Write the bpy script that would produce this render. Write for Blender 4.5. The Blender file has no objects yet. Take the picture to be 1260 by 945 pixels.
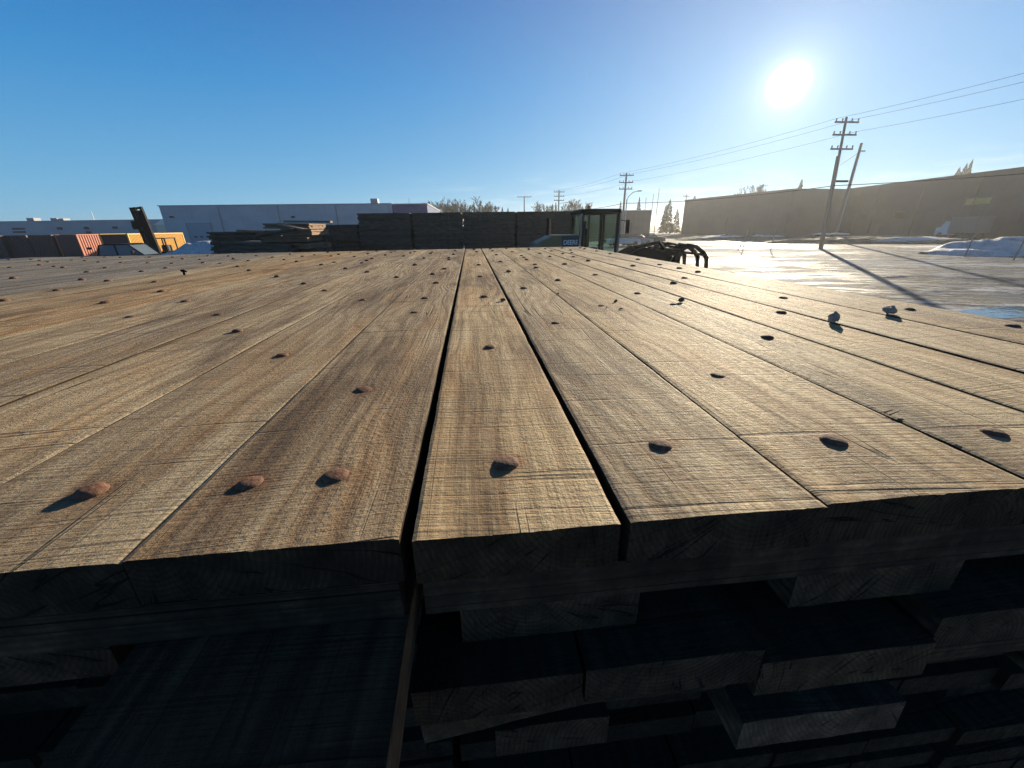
import bpy, math, random
from mathutils import Vector, Matrix, noise
S = bpy.context.scene
COL = S.collection
R = math.radians

# ------------------------------------------------------------------ camera
F_PX, PITCH, ROLL, YAW = 479.575, R(21.98), R(-0.884), R(5.41)
CAMZ = 2.70
cy, sy = math.cos(YAW), math.sin(YAW); cp, sp = math.cos(PITCH), math.sin(PITCH); cr, sr = math.cos(ROLL), math.sin(ROLL)
FW = Vector((sy*cp, cy*cp, -sp)); RT0 = Vector((cy, -sy, 0)); UP0 = RT0.cross(FW)
RT = RT0*cr + UP0*sr; UP = -RT0*sr + UP0*cr
cam = bpy.data.cameras.new('camera'); camo = bpy.data.objects.new('camera', cam); COL.objects.link(camo)
camo.matrix_world = Matrix(((RT.x, UP.x, -FW.x, 0), (RT.y, UP.y, -FW.y, 0), (RT.z, UP.z, -FW.z, CAMZ), (0, 0, 0, 1)))
cam.sensor_width = 36; cam.lens = F_PX/1260*36; cam.clip_start = 0.02; cam.clip_end = 6000
S.camera = camo

def at(px, py, Y=None, Z=None):
    d = RT*((px-630)/F_PX) + UP*((472.5-py)/F_PX) + FW
    t = Y/d.y if Y is not None else (Z-CAMZ)/d.z
    return Vector((0, 0, CAMZ)) + d*t

# ------------------------------------------------------------------ sky and sun
SUN_EL, SUN_AZ = R(13.17), R(36.16)
SUN = Vector((math.sin(SUN_AZ)*math.cos(SUN_EL), math.cos(SUN_AZ)*math.cos(SUN_EL), math.sin(SUN_EL)))
W = bpy.data.worlds.new('World'); S.world = W; W.use_nodes = True
nt = W.node_tree; nt.nodes.clear(); N = nt.nodes; L = nt.links
def wn(t, **k):
    n = N.new(t)
    for a, b in k.items(): setattr(n, a, b)
    return n
def wmath(op, a, b=None, clamp=False):
    n = N.new('ShaderNodeMath'); n.operation = op; n.use_clamp = clamp
    for i, v in enumerate((a, b)):
        if v is None: continue
        if isinstance(v, (int, float)): n.inputs[i].default_value = v
        else: L.new(v, n.inputs[i])
    return n.outputs[0]
sky = wn('ShaderNodeTexSky', sky_type='NISHITA', sun_disc=False, sun_elevation=SUN_EL, sun_rotation=SUN_AZ,
         altitude=600, air_density=1.0, dust_density=0.0, ozone_density=3.0)
tc = wn('ShaderNodeTexCoord')
dot = wn('ShaderNodeVectorMath', operation='DOT_PRODUCT'); L.new(tc.outputs['Generated'], dot.inputs[0]); dot.inputs[1].default_value = SUN
ang = wmath('MULTIPLY', wmath('ARCCOSINE', wmath('MINIMUM', dot.outputs['Value'], 1.0)), 180/math.pi)
core = wmath('MULTIPLY', wmath('EXPONENT', wmath('MULTIPLY', wmath('POWER', wmath('DIVIDE', ang, 0.78), 2.0), -1.0)), 20.0)
halo1 = wmath('MULTIPLY', wmath('EXPONENT', wmath('DIVIDE', ang, -1.4)), .6)
halo2 = wmath('MULTIPLY', wmath('EXPONENT', wmath('DIVIDE', ang, -16.0)), 0.27)
glow = wmath('ADD', wmath('ADD', core, halo1), halo2)
bg = wn('ShaderNodeBackground'); bg.inputs[1].default_value = 0.06
hsv = wn('ShaderNodeHueSaturation'); hsv.inputs['Saturation'].default_value = 1.25
sep = wn('ShaderNodeSeparateXYZ'); L.new(tc.outputs['Generated'], sep.inputs[0])
# thin wisps of cloud low over the horizon
mp = wn('ShaderNodeMapping'); mp.inputs['Scale'].default_value = (5, 5, 34); L.new(tc.outputs['Generated'], mp.inputs[0])
nz = wn('ShaderNodeTexNoise'); nz.inputs['Scale'].default_value = 1.6; nz.inputs['Detail'].default_value = 6; L.new(mp.outputs[0], nz.inputs[0])
rp = wn('ShaderNodeMapRange'); rp.inputs[1].default_value = .50; rp.inputs[2].default_value = .72; L.new(nz.outputs[0], rp.inputs[0])
el = wn('ShaderNodeMapRange'); el.inputs[1].default_value = .115; el.inputs[2].default_value = .05; L.new(sep.outputs[2], el.inputs[0])
side = wn('ShaderNodeMapRange'); side.inputs[1].default_value = -.25; side.inputs[2].default_value = .1; L.new(sep.outputs[0], side.inputs[0])
cl = wmath('MULTIPLY', wmath('MULTIPLY', rp.outputs[0], el.outputs[0]), wmath('MULTIPLY', side.outputs[0], .45))
mix = wn('ShaderNodeMixRGB'); L.new(cl, mix.inputs[0]); L.new(sky.outputs[0], hsv.inputs['Color']); 
grad = wn('ShaderNodeValToRGB'); L.new(sep.outputs[2], grad.inputs[0])
ge = grad.color_ramp.elements
for p_, c_ in ((.0, (.105, .27, .42)), (.26, (.024, .158, .36)), (.42, (.009, .082, .265)), (.60, (.011, .038, .095)), (1.0, (.010, .019, .036))):
    e_ = ge.new(p_) if p_ not in (0.0, 1.0) else ge[0 if p_ == 0 else len(ge)-1]
    e_.color = (*[q/.06 for q in c_], 1)
gm = wn('ShaderNodeMixRGB'); gm.inputs[0].default_value = .82; L.new(hsv.outputs[0], gm.inputs[1]); L.new(grad.outputs[0], gm.inputs[2])
L.new(gm.outputs[0], mix.inputs[1]); mix.inputs[2].default_value = (6.5, 7.6, 8.5, 1)
L.new(mix.outputs[0], bg.inputs[0])
bg2 = wn('ShaderNodeBackground'); bg2.inputs[0].default_value = (1, .97, .82, 1); L.new(glow, bg2.inputs[1])
add = wn('ShaderNodeAddShader'); L.new(bg.outputs[0], add.inputs[0]); L.new(bg2.outputs[0], add.inputs[1])
out = wn('ShaderNodeOutputWorld'); L.new(add.outputs[0], out.inputs[0])
W.cycles.sampling_method = 'MANUAL'; W.cycles.sample_map_resolution = 1024

sl = bpy.data.lights.new('sun', 'SUN'); sl.energy = 5.0; sl.angle = R(0.53); sl.color = (1, .86, .64)
slo = bpy.data.objects.new('sun', sl); COL.objects.link(slo)
slo.rotation_euler = (-SUN).to_track_quat('-Z', 'Y').to_euler()
S.view_settings.view_transform = 'Standard'; S.view_settings.look = 'None'; S.view_settings.gamma = 1
S.view_settings.exposure = 0.88
S.view_settings.use_curve_mapping = False
S.render.engine = 'CYCLES'
cc = S.cycles
cc.use_denoising = True; cc.denoiser = 'OPENIMAGEDENOISE'; cc.denoising_prefilter = 'NONE'
cc.max_bounces = 5; cc.diffuse_bounces = 3; cc.glossy_bounces = 3; cc.transmission_bounces = 4; cc.volume_bounces = 0; cc.transparent_max_bounces = 12
cc.sample_clamp_indirect = 4; cc.sample_clamp_direct = 12; cc.caustics_reflective = False; cc.caustics_refractive = False
cc.use_adaptive_sampling = True; cc.adaptive_threshold = 0.01

# ------------------------------------------------------------------ materials
class NT:
    def __init__(s, name):
        s.m = bpy.data.materials.new(name); s.m.use_nodes = True; s.t = s.m.node_tree; s.t.nodes.clear()
        s.p = s.n('ShaderNodeBsdfPrincipled'); s.o = s.n('ShaderNodeOutputMaterial'); s.l(s.p.outputs[0], s.o.inputs[0])
    def n(s, t, **k):
        x = s.t.nodes.new(t)
        for a, b in k.items(): setattr(x, a, b)
        return x
    def l(s, a, b): s.t.links.new(a, b)
    def put(s, sock, v):
        if isinstance(v, (int, float)): sock.default_value = v
        elif isinstance(v, (tuple, list)): sock.default_value = (*v, 1) if sock.type == 'RGBA' and len(v) == 3 else v
        else: s.l(v, sock)
    def math(s, op, a, b=0.0, c=None, clamp=False):
        x = s.n('ShaderNodeMath'); x.operation = op; x.use_clamp = clamp
        s.put(x.inputs[0], a); s.put(x.inputs[1], b)
        if c is not None: s.put(x.inputs[2], c)
        return x.outputs[0]
    def vmath(s, op, a, b):
        x = s.n('ShaderNodeVectorMath'); x.operation = op; s.put(x.inputs[0], a); s.put(x.inputs[1], b); return x.outputs[0]
    def map(s, v, a, b, c=0.0, d=1.0):
        x = s.n('ShaderNodeMapRange'); s.put(x.inputs[0], v); s.put(x.inputs[1], a); s.put(x.inputs[2], b); s.put(x.inputs[3], c); s.put(x.inputs[4], d); return x.outputs[0]
    def scale(s, v, sc, rot=(0, 0, 0)):
        x = s.n('ShaderNodeMapping'); s.l(v, x.inputs[0]); x.inputs['Scale'].default_value = sc; x.inputs['Rotation'].default_value = rot; return x.outputs[0]
    def noise(s, v, sc=1, det=4, rough=.5, dist=0):
        x = s.n('ShaderNodeTexNoise'); s.l(v, x.inputs['Vector']); x.inputs['Scale'].default_value = sc; x.inputs['Detail'].default_value = det
        x.inputs['Roughness'].default_value = rough; x.inputs['Distortion'].default_value = dist; return x.outputs[0]
    def mix(s, f, a, b, mode='MIX'):
        x = s.n('ShaderNodeMixRGB'); x.blend_type = mode; s.put(x.inputs[0], f); s.put(x.inputs[1], a); s.put(x.inputs[2], b); return x.outputs[0]
    def ramp(s, v, pts):
        x = s.n('ShaderNodeValToRGB'); s.l(v, x.inputs[0]); e = x.color_ramp.elements
        while len(e) < len(pts): e.new(.5)
        for i, (p, c) in enumerate(pts): e[i].position = p; e[i].color = (*c[:3], 1)
        return x.outputs[0]
    def bump(s, h, dist=.01, strength=1.0):
        x = s.n('ShaderNodeBump'); s.l(h, x.inputs['Height']); x.inputs['Distance'].default_value = dist; x.inputs['Strength'].default_value = strength
        s.l(x.outputs[0], s.p.inputs['Normal'])
    def base(s, c): s.put(s.p.inputs['Base Color'], c)
    def rough(s, c): s.put(s.p.inputs['Roughness'], c)

def sawn_wood(name, cols, bump=1.0, wet=0.0):
    m = NT(name)
    co = m.n('ShaderNodeTexCoord').outputs['Object']; oi = m.n('ShaderNodeObjectInfo')
    rnd = oi.outputs['Random']
    off = m.n('ShaderNodeCombineXYZ'); m.put(off.inputs[0], m.math('MULTIPLY', rnd, 37.0)); m.put(off.inputs[1], m.math('MULTIPLY', rnd, 91.0)); m.put(off.inputs[2], m.math('MULTIPLY', rnd, 17.0))
    v = m.vmath('ADD', co, off.outputs[0])
    # knots: the rings bulge round each knot centre
    vk = m.scale(v, (2.6, .95, 2.6))
    vo = m.n('ShaderNodeTexVoronoi'); m.l(vk, vo.inputs['Vector']); vo.inputs['Scale'].default_value = 1.0
    kd = vo.outputs['Distance']
    sc_ = m.n('ShaderNodeSeparateColor'); m.l(vo.outputs['Color'], sc_.inputs[0])
    has = m.map(sc_.outputs[0], .40, .44)
    kn = m.math('MULTIPLY', m.math('EXPONENT', m.math('MULTIPLY', m.math('POWER', kd, 2.0), -26.0)), has)
    sx = m.n('ShaderNodeSeparateXYZ'); m.l(v, sx.inputs[0])
    wav = m.noise(m.scale(v, (1.6, .55, 1.6)), 1.0, 3, .5)
    phase = m.math('ADD', m.math('MULTIPLY', sx.outputs[0], 15.0), m.math('ADD', m.math('MULTIPLY', wav, 13.0), m.math('MULTIPLY', kn, 3.4)))
    ring = m.math('SINE', m.math('MULTIPLY', phase, 6.283))
    ringm = m.math('POWER', m.math('ADD', m.math('MULTIPLY', ring, .5), .5), 2.2)
    wv = m.n('ShaderNodeCombineXYZ'); m.put(wv.inputs[0], m.math('ADD', sx.outputs[0], m.math('ADD', m.math('MULTIPLY', wav, .10), m.math('MULTIPLY', kn, .03)))); m.put(wv.inputs[1], sx.outputs[1]); m.put(wv.inputs[2], sx.outputs[2])
    fib = m.noise(m.scale(wv.outputs[0], (170, 5.2, 170)), 1.0, 4, .6)
    fib2 = m.noise(m.scale(wv.outputs[0], (44, 1.3, 44)), 1.0, 4, .6)
    # saw kerfs running across the plank, a little askew
    kang = m.math('MULTIPLY', m.math('SUBTRACT', rnd, .5), .22)
    ky = m.math('ADD', sx.outputs[1], m.math('MULTIPLY', sx.outputs[0], kang))
    ck = m.n('ShaderNodeCombineXYZ'); m.put(ck.inputs[0], m.math('MULTIPLY', sx.outputs[0], 2.0)); m.put(ck.inputs[1], m.math('MULTIPLY', ky, 175.0)); m.put(ck.inputs[2], sx.outputs[2])
    kf = m.noise(ck.outputs[0], 1.0, 5, .68)
    ck2 = m.n('ShaderNodeCombineXYZ'); m.put(ck2.inputs[0], m.math('MULTIPLY', sx.outputs[0], 1.1)); m.put(ck2.inputs[1], m.math('MULTIPLY', ky, 34.0)); m.put(ck2.inputs[2], sx.outputs[2])
    kf2 = m.noise(ck2.outputs[0], 1.0, 3, .6)
    deep = m.map(kf2, .62, .70)       # occasional deep kerf
    kmask = m.map(m.noise(m.scale(v, (3.5, 1.3, 3)), 1.0, 3), .30, .62, .25, 1.0)
    blotch = m.noise(m.scale(v, (3.2, .75, 3.2)), 1.0, 5, .62)
    blot2 = m.noise(m.scale(m.vmath('ADD', v, (13.1, 7.7, 3.3)), (5.5, 1.3, 5)), 1.0, 5, .6)
    fine = m.noise(v, 95.0, 5, .7)
    tone = m.math('ADD', m.math('MULTIPLY', fib2, .45), m.math('MULTIPLY', blotch, .55))
    c = m.ramp(tone, [(.34, cols[0]), (.45, cols[1]), (.54, cols[2]), (.66, cols[3])])
    c = m.mix(m.map(blot2, .50, .68, 0, .5), c, cols[4])                  # orange tan patches
    stain = m.map(m.noise(m.scale(m.vmath('ADD', v, (3.7, 21.1, 9.3)), (5.0, .85, 5)), 1.0, 6, .66, .4), .50, .66, 0, .82)
    c = m.mix(stain, c, cols[5])                                           # dark weather stains
    c = m.mix(m.math('MULTIPLY', ringm, .40), c, cols[6])
    c = m.mix(m.map(kn, .55, .80, 0, .75), c, cols[6])
    c = m.mix(m.map(fib, .56, .74, 0, .34), c, cols[5])
    c = m.mix(m.math('MULTIPLY', m.map(kf, .53, .66, 0, .85), kmask), c, cols[5])
    c = m.mix(m.map(fine, .35, .75, -.0, .28), c, cols[0])
    c = m.mix(m.math('MULTIPLY', deep, .55), c, cols[5])
    chk = m.noise(m.scale(v, (21, .45, 21)), 1.0, 1, .5)
    chm = m.map(m.noise(m.scale(m.vmath('ADD', v, (5.7, 2.2, 8.8)), (7, .9, 7)), 1.0, 2), .56, .62)
    check = m.math('MULTIPLY', m.map(m.math('ABSOLUTE', m.math('SUBTRACT', chk, .5)), .003, .009, 1, 0), chm)
    c = m.mix(m.math('MULTIPLY', check, .8), c, (.03, .022, .016))
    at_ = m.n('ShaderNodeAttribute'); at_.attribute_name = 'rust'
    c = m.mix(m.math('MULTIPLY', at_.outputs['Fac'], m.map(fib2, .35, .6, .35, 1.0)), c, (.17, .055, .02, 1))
    c = m.mix(1.0, c, oi.outputs['Color'], 'MULTIPLY')
    m.base(c); m.rough(m.map(fine, .3, .7, .62 - wet, .85 - wet)); m.p.inputs['Specular IOR Level'].default_value = .12
    h = m.math('ADD', m.math('MULTIPLY', m.math('MULTIPLY', kf, kmask), 1.25), m.math('MULTIPLY', fib, .30))
    h = m.math('ADD', h, m.math('MULTIPLY', fib2, .7))
    h = m.math('ADD', h, m.math('MULTIPLY', fine, .85))
    h = m.math('SUBTRACT', h, m.math('MULTIPLY', deep, .55))
    h = m.math('SUBTRACT', h, m.math('MULTIPLY', ringm, .22))
    h = m.math('SUBTRACT', h, m.math('MULTIPLY', check, 1.1))
    m.bump(h, .0072*bump)
    return m.m

DECK = [(.27, .195, .125), (.46, .350, .220), (.62, .49, .315), (.72, .61, .42), (.60, .35, .155, 1), (.10, .070, .052, 1), (.25, .145, .075, 1)]
GREY = [(.19, .17, .14), (.30, .27, .22), (.40, .36, .30), (.50, .46, .39), (.34, .27, .19, 1), (.12, .10, .08, 1), (.17, .13, .10, 1)]
SHADEWOOD = [(.018, .013, .009), (.032, .023, .015), (.048, .035, .023), (.075, .056, .038), (.05, .033, .018, 1), (.010, .008, .006, 1), (.016, .011, .008, 1)]
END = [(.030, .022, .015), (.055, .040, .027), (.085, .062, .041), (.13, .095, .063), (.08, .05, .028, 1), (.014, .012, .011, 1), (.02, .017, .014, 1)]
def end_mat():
    m = NT('shade darkened end grain'); co = m.n('ShaderNodeTexCoord').outputs['Object']; oi = m.n('ShaderNodeObjectInfo'); rnd = oi.outputs['Random']
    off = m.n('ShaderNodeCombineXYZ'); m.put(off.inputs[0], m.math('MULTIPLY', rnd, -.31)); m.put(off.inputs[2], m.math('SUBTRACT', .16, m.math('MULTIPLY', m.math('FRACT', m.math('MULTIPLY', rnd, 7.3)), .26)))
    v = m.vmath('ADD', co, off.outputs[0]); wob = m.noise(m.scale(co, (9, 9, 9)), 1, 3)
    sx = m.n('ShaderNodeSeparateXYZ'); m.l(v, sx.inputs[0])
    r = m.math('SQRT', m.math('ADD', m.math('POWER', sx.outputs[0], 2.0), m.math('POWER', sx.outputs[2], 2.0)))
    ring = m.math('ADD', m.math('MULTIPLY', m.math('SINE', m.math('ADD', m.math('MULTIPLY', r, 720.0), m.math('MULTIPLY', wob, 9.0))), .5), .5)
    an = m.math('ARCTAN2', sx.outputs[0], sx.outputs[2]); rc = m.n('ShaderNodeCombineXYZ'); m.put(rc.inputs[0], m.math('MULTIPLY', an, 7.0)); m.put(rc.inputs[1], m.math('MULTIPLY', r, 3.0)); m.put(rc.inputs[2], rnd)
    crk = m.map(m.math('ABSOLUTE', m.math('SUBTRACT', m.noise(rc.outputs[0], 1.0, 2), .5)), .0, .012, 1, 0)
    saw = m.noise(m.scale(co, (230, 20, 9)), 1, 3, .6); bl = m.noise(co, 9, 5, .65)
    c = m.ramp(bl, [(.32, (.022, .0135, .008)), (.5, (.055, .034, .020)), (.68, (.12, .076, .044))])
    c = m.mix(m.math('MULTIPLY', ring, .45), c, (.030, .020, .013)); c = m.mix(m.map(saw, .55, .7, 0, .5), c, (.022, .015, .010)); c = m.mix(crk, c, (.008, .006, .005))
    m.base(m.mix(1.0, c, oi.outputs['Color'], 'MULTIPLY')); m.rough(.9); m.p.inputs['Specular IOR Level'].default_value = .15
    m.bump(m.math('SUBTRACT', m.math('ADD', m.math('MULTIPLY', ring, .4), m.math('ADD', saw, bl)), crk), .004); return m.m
M_END = end_mat()  # plank ends and gap sides, their shade painted into the colour
M_DECK = sawn_wood('sun bleached sawn timber', DECK)
M_GREY = sawn_wood('silver grey sawn timber', GREY)
M_SHADEWOOD = sawn_wood('shade darkened timber', SHADEWOOD)  # shaded copy of the deck timber, the shade put into its colours

def simple(name, col, rough=.7, metal=0, var=.15, scale=8, bump=0, spec=.5):
    m = NT(name); co = m.n('ShaderNodeTexCoord').outputs['Object']
    n = m.noise(co, scale, 5, .6)
    a = tuple(c*(1-var) for c in col) + (1,); b = tuple(min(1, c*(1+var)) for c in col) + (1,)
    m.base(m.mix(m.map(n, .3, .7), a, b)); m.rough(m.map(n, .3, .7, max(0, rough-.08), min(1, rough+.08))); m.p.inputs['Metallic'].default_value = metal
    m.p.inputs['Specular IOR Level'].default_value = spec
    if bump: m.bump(n, bump)
    return m.m
def far_wood(name, lo, hi):
    m = NT(name); co = m.n('ShaderNodeTexCoord').outputs['Object']; oi = m.n('ShaderNodeObjectInfo')
    sh = m.n('ShaderNodeCombineXYZ'); m.put(sh.inputs[1], m.math('MULTIPLY', oi.outputs['Random'], 50.0))
    n = m.noise(m.scale(m.vmath('ADD', co, sh.outputs[0]), (3.4, 3.4, 14)), 1, 5, .65)
    c = m.mix(m.map(n, .32, .68), (*lo, 1), (*hi, 1))
    c = m.mix(m.math('MULTIPLY', oi.outputs['Random'], .45), c, (*[x*.6 for x in lo], 1))
    m.base(c); m.rough(.85); m.bump(n, .02); return m.m
M_FARW = far_wood('weathered dark mat timber', (.075, .054, .040), (.18, .132, .095))
M_FAREND = far_wood('pale sawn timber ends', (.20, .12, .075), (.42, .27, .17))
def glass(name, tint, alpha):
    m = NT(name); tr = m.n('ShaderNodeBsdfTransparent'); tr.inputs[0].default_value = (*tint, 1)
    m.base((.02, .03, .03, 1)); m.p.inputs['Roughness'].default_value = .05
    mx = m.n('ShaderNodeMixShader'); mx.inputs[0].default_value = alpha; m.l(tr.outputs[0], mx.inputs[1]); m.l(m.p.outputs[0], mx.inputs[2]); m.l(mx.outputs[0], m.o.inputs[0]); return m.m
M_GLASS = glass('tinted cab glass', (.86, .95, .91), .08)
M_CARGLASS = glass('dark car glass', (.55, .65, .70), .25)

M_CYARD = simple('galvanised wire', (.35, .36, .37), .5, .6)
M_BLACK = simple('black painted steel', (.007, .007, .008), .7, 0, .3, 6, spec=.12)
M_STEEL = simple('grey steel', (.22, .22, .23), .45, .7)
M_RUBBER = simple('tyre rubber', (.02, .02, .02), .9, 0, .3, 20, .01)
M_YEL = simple('dull yellow machine paint', (.16, .125, .045), .4, 0, .1)
M_GREEN = simple('green machine paint', (.05, .16, .04), .4, 0, .1)
M_POLE = simple('weathered pole timber', (.27, .23, .19), .9, 0, .3, 12)
M_WHITE = simple('white paint', (.75, .75, .74), .6, 0, .05)
M_CREAM = simple('cream paint', (.62, .58, .45), .7, 0, .08)
M_LAMP = simple('lamp housing', (.25, .26, .27), .5, .5)
M_TWIG = simple('bare twigs', (.10, .075, .055), .95, 0, .3)
M_NEEDLE = simple('spruce needles', (.035, .050, .026), .95, 0, .4, 3)
M_STONE = simple('pale grey lump of frozen dirt', (.30, .28, .25), .9, 0, .35, 60, .004)
M_CHIP = simple('wood splinter', (.10, .07, .045), .9, 0, .3, 60)
M_PKGLASS = glass('truck glass with painted sky reflection', (.6, .7, .75), .62)
M_PKGLASS.node_tree.nodes['Principled BSDF'].inputs['Base Color'].default_value = (.20, .27, .33, 1)  # blue grey base paints the sky's reflection into the glass
M_SEAT = simple('dark seat vinyl', (.02, .02, .022), .7)
M_DOOR = simple('pale blue grey door panel', (.30, .36, .44), .6, 0, .05)
M_LABEL = simple('white sign panel', (.70, .72, .66), .6, 0, .03)
M_SIGN = simple('amber sign panel', (.65, .42, .10), .6, 0, .05)

def rust_mat():
    m = NT('rusty iron'); co = m.n('ShaderNodeTexCoord').outputs['Object']; n = m.noise(co, 120, 6, .7); n2 = m.noise(co, 40, 4)
    oi = m.n('ShaderNodeObjectInfo')
    c = m.ramp(n, [(.3, (.05, .022, .013)), (.5, (.14, .060, .032)), (.7, (.24, .115, .065))])
    m.base(c); m.rough(.85); m.bump(m.math('ADD', n, n2), .003); return m.m
M_RUST = rust_mat()

def siding(name, col, per=.9, rough=.5, dirt=.1, joints=6.0):
    m = NT(name); g = m.n('ShaderNodeNewGeometry').outputs['Position']
    s = m.n('ShaderNodeSeparateXYZ'); m.l(g, s.inputs[0])
    u = m.math('ADD', s.outputs[0], s.outputs[1])
    w = m.math('POWER', m.math('ABSOLUTE', m.math('SINE', m.math('MULTIPLY', u, math.pi/per))), .35)
    j = m.map(m.math('ABSOLUTE', m.math('SINE', m.math('MULTIPLY', u, math.pi/joints))), 0, .03, .82, 1)
    n = m.noise(m.scale(g, (.25, .25, .6)), 1, 5, .6)
    a = tuple(c*(1-dirt) for c in col) + (1,); b = tuple(c*(1+dirt) for c in col) + (1,)
    c = m.mix(m.map(n, .3, .7), a, b); jj = m.n('ShaderNodeCombineColor')
    for i in range(3): m.put(jj.inputs[i], j)
    m.base(m.mix(1.0, c, jj.outputs[0], 'MULTIPLY')); m.rough(rough); m.p.inputs['Specular IOR Level'].default_value = .08; m.bump(w, .03); return m.m
M_SIDE = siding('pale grey metal siding', (.46, .49, .53))
M_SIDE2 = siding('long grey metal siding', (.36, .40, .45))
M_BLUE = siding('blue metal siding', (.015, .055, .18))
M_TAN = siding('brown metal siding', (.098, .096, .098), 1.2, .7, .12, 7.5)
M_TAN2 = siding('taupe metal siding', (.092, .090, .092), 1.2, .7, .12, 9.0)
M_GDOOR = simple('grey brown door', (.085, .078, .07), .7, 0, .08)
M_ORANGE = simple('rust orange container paint', (.44, .12, .06), .6, 0, .15, 3)
M_MAROON = simple('maroon container paint', (.075, .022, .022), .6, 0, .2, 3)
M_BROWNC = simple('dark brown container paint', (.055, .028, .022), .6, 0, .2, 3)
M_YELC = simple('yellow container paint', (.72, .42, .06), .6, 0, .1, 3)
M_ROOF = simple('roof trim', (.30, .32, .34), .6, 0, .05)

def snow_mat():
    m = NT('old snow'); g = m.n('ShaderNodeNewGeometry').outputs['Position']
    n = m.noise(g, 1.3, 6, .65); n2 = m.noise(g, 9, 5, .6)
    m.base(m.mix(m.map(m.math('ADD', m.math('MULTIPLY', n, .6), m.math('MULTIPLY', n2, .4)), .50, .64, 0, .7), (.70, .72, .76, 1), (.24, .20, .17, 1))); m.rough(.7)
    m.bump(m.math('ADD', n, m.math('MULTIPLY', n2, .5)), .25); return m.m
M_SNOW = snow_mat()

def ground_mat():
    m = NT('dry grass and dirt'); g = m.n('ShaderNodeNewGeometry').outputs['Position']
    a = m.noise(m.scale(g, (.035, .10, 1)), 1, 6, .6); b = m.noise(g, .8, 6, .7); d = m.noise(g, 7, 4, .7)
    c = m.ramp(b, [(.3, (.07, .055, .04)), (.5, (.15, .115, .075)), (.7, (.24, .19, .12))])
    c = m.mix(m.map(a, .56, .60), c, (.66, .67, .70, 1))
    m.base(c); m.rough(.85); m.bump(m.math('ADD', b, m.math('MULTIPLY', d, .4)), .12); return m.m
def yard_mat():
    m = NT('wet rutted ice over gravel'); g = m.n('ShaderNodeNewGeometry').outputs['Position']
    rg = m.scale(g, (1, 1, 1), (0, 0, R(28)))
    big = m.noise(m.scale(rg, (.055, .16, 1)), 1, 5, .6, .4)
    mid = m.noise(m.scale(rg, (.35, 1.2, 1)), 1, 6, .65, .3)
    fine = m.noise(g, 9, 6, .75); grit = m.noise(g, 38, 3, .7)
    ruts = m.noise(m.scale(rg, (.10, 2.4, 1)), 1, 4, .6)
    s = m.math('ADD', m.math('MULTIPLY', big, .40), m.math('ADD', m.math('MULTIPLY', mid, .32), m.math('MULTIPLY', m.noise(m.scale(rg, (1.6, 4.5, 1)), 1, 5, .7), .28)))
    dirt = m.ramp(fine, [(.3, (.035, .032, .03)), (.5, (.085, .078, .068)), (.7, (.17, .155, .13))])
    ice = m.mix(m.map(m.math('ADD', m.math('MULTIPLY', mid, .6), m.math('MULTIPLY', fine, .4)), .42, .58), (.13, .135, .14, 1), (.52, .54, .57, 1))
    c = m.mix(m.map(s, .485, .525), dirt, ice)
    c = m.mix(m.math('MULTIPLY', m.map(s, .535, .565), m.map(fine, .40, .55, .4, 1)), c, (.60, .60, .60, 1))
    c = m.mix(m.map(ruts, .55, .63, 0, .65), c, (.055, .048, .040, 1))
    m.base(c)
    wetr = m.map(m.math('ADD', m.math('MULTIPLY', mid, .5), m.math('MULTIPLY', big, .5)), .38, .56, .30, .85)
    m.rough(wetr); m.put(m.p.inputs['Specular IOR Level'], m.map(wetr, .40, .60, .32, .012))
    h = m.math('ADD', m.math('MULTIPLY', mid, .5), m.math('ADD', m.math('MULTIPLY', fine, .35), m.math('MULTIPLY', grit, .12)))
    h = m.math('ADD', h, m.math('MULTIPLY', ruts, .5))
    m.bump(m.math('MULTIPLY', h, m.map(big, .40, .50, .45, 1.0)), .11); return m.m
M_GROUND = ground_mat(); M_YARD = yard_mat()
def puddle_mat():
    m = NT('melt water'); g = m.n('ShaderNodeNewGeometry').outputs['Position']
    m.base((.03, .035, .04, 1)); m.rough(.04); m.bump(m.noise(g, 3, 3), .004); return m.m
M_PUD = puddle_mat()

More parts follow.
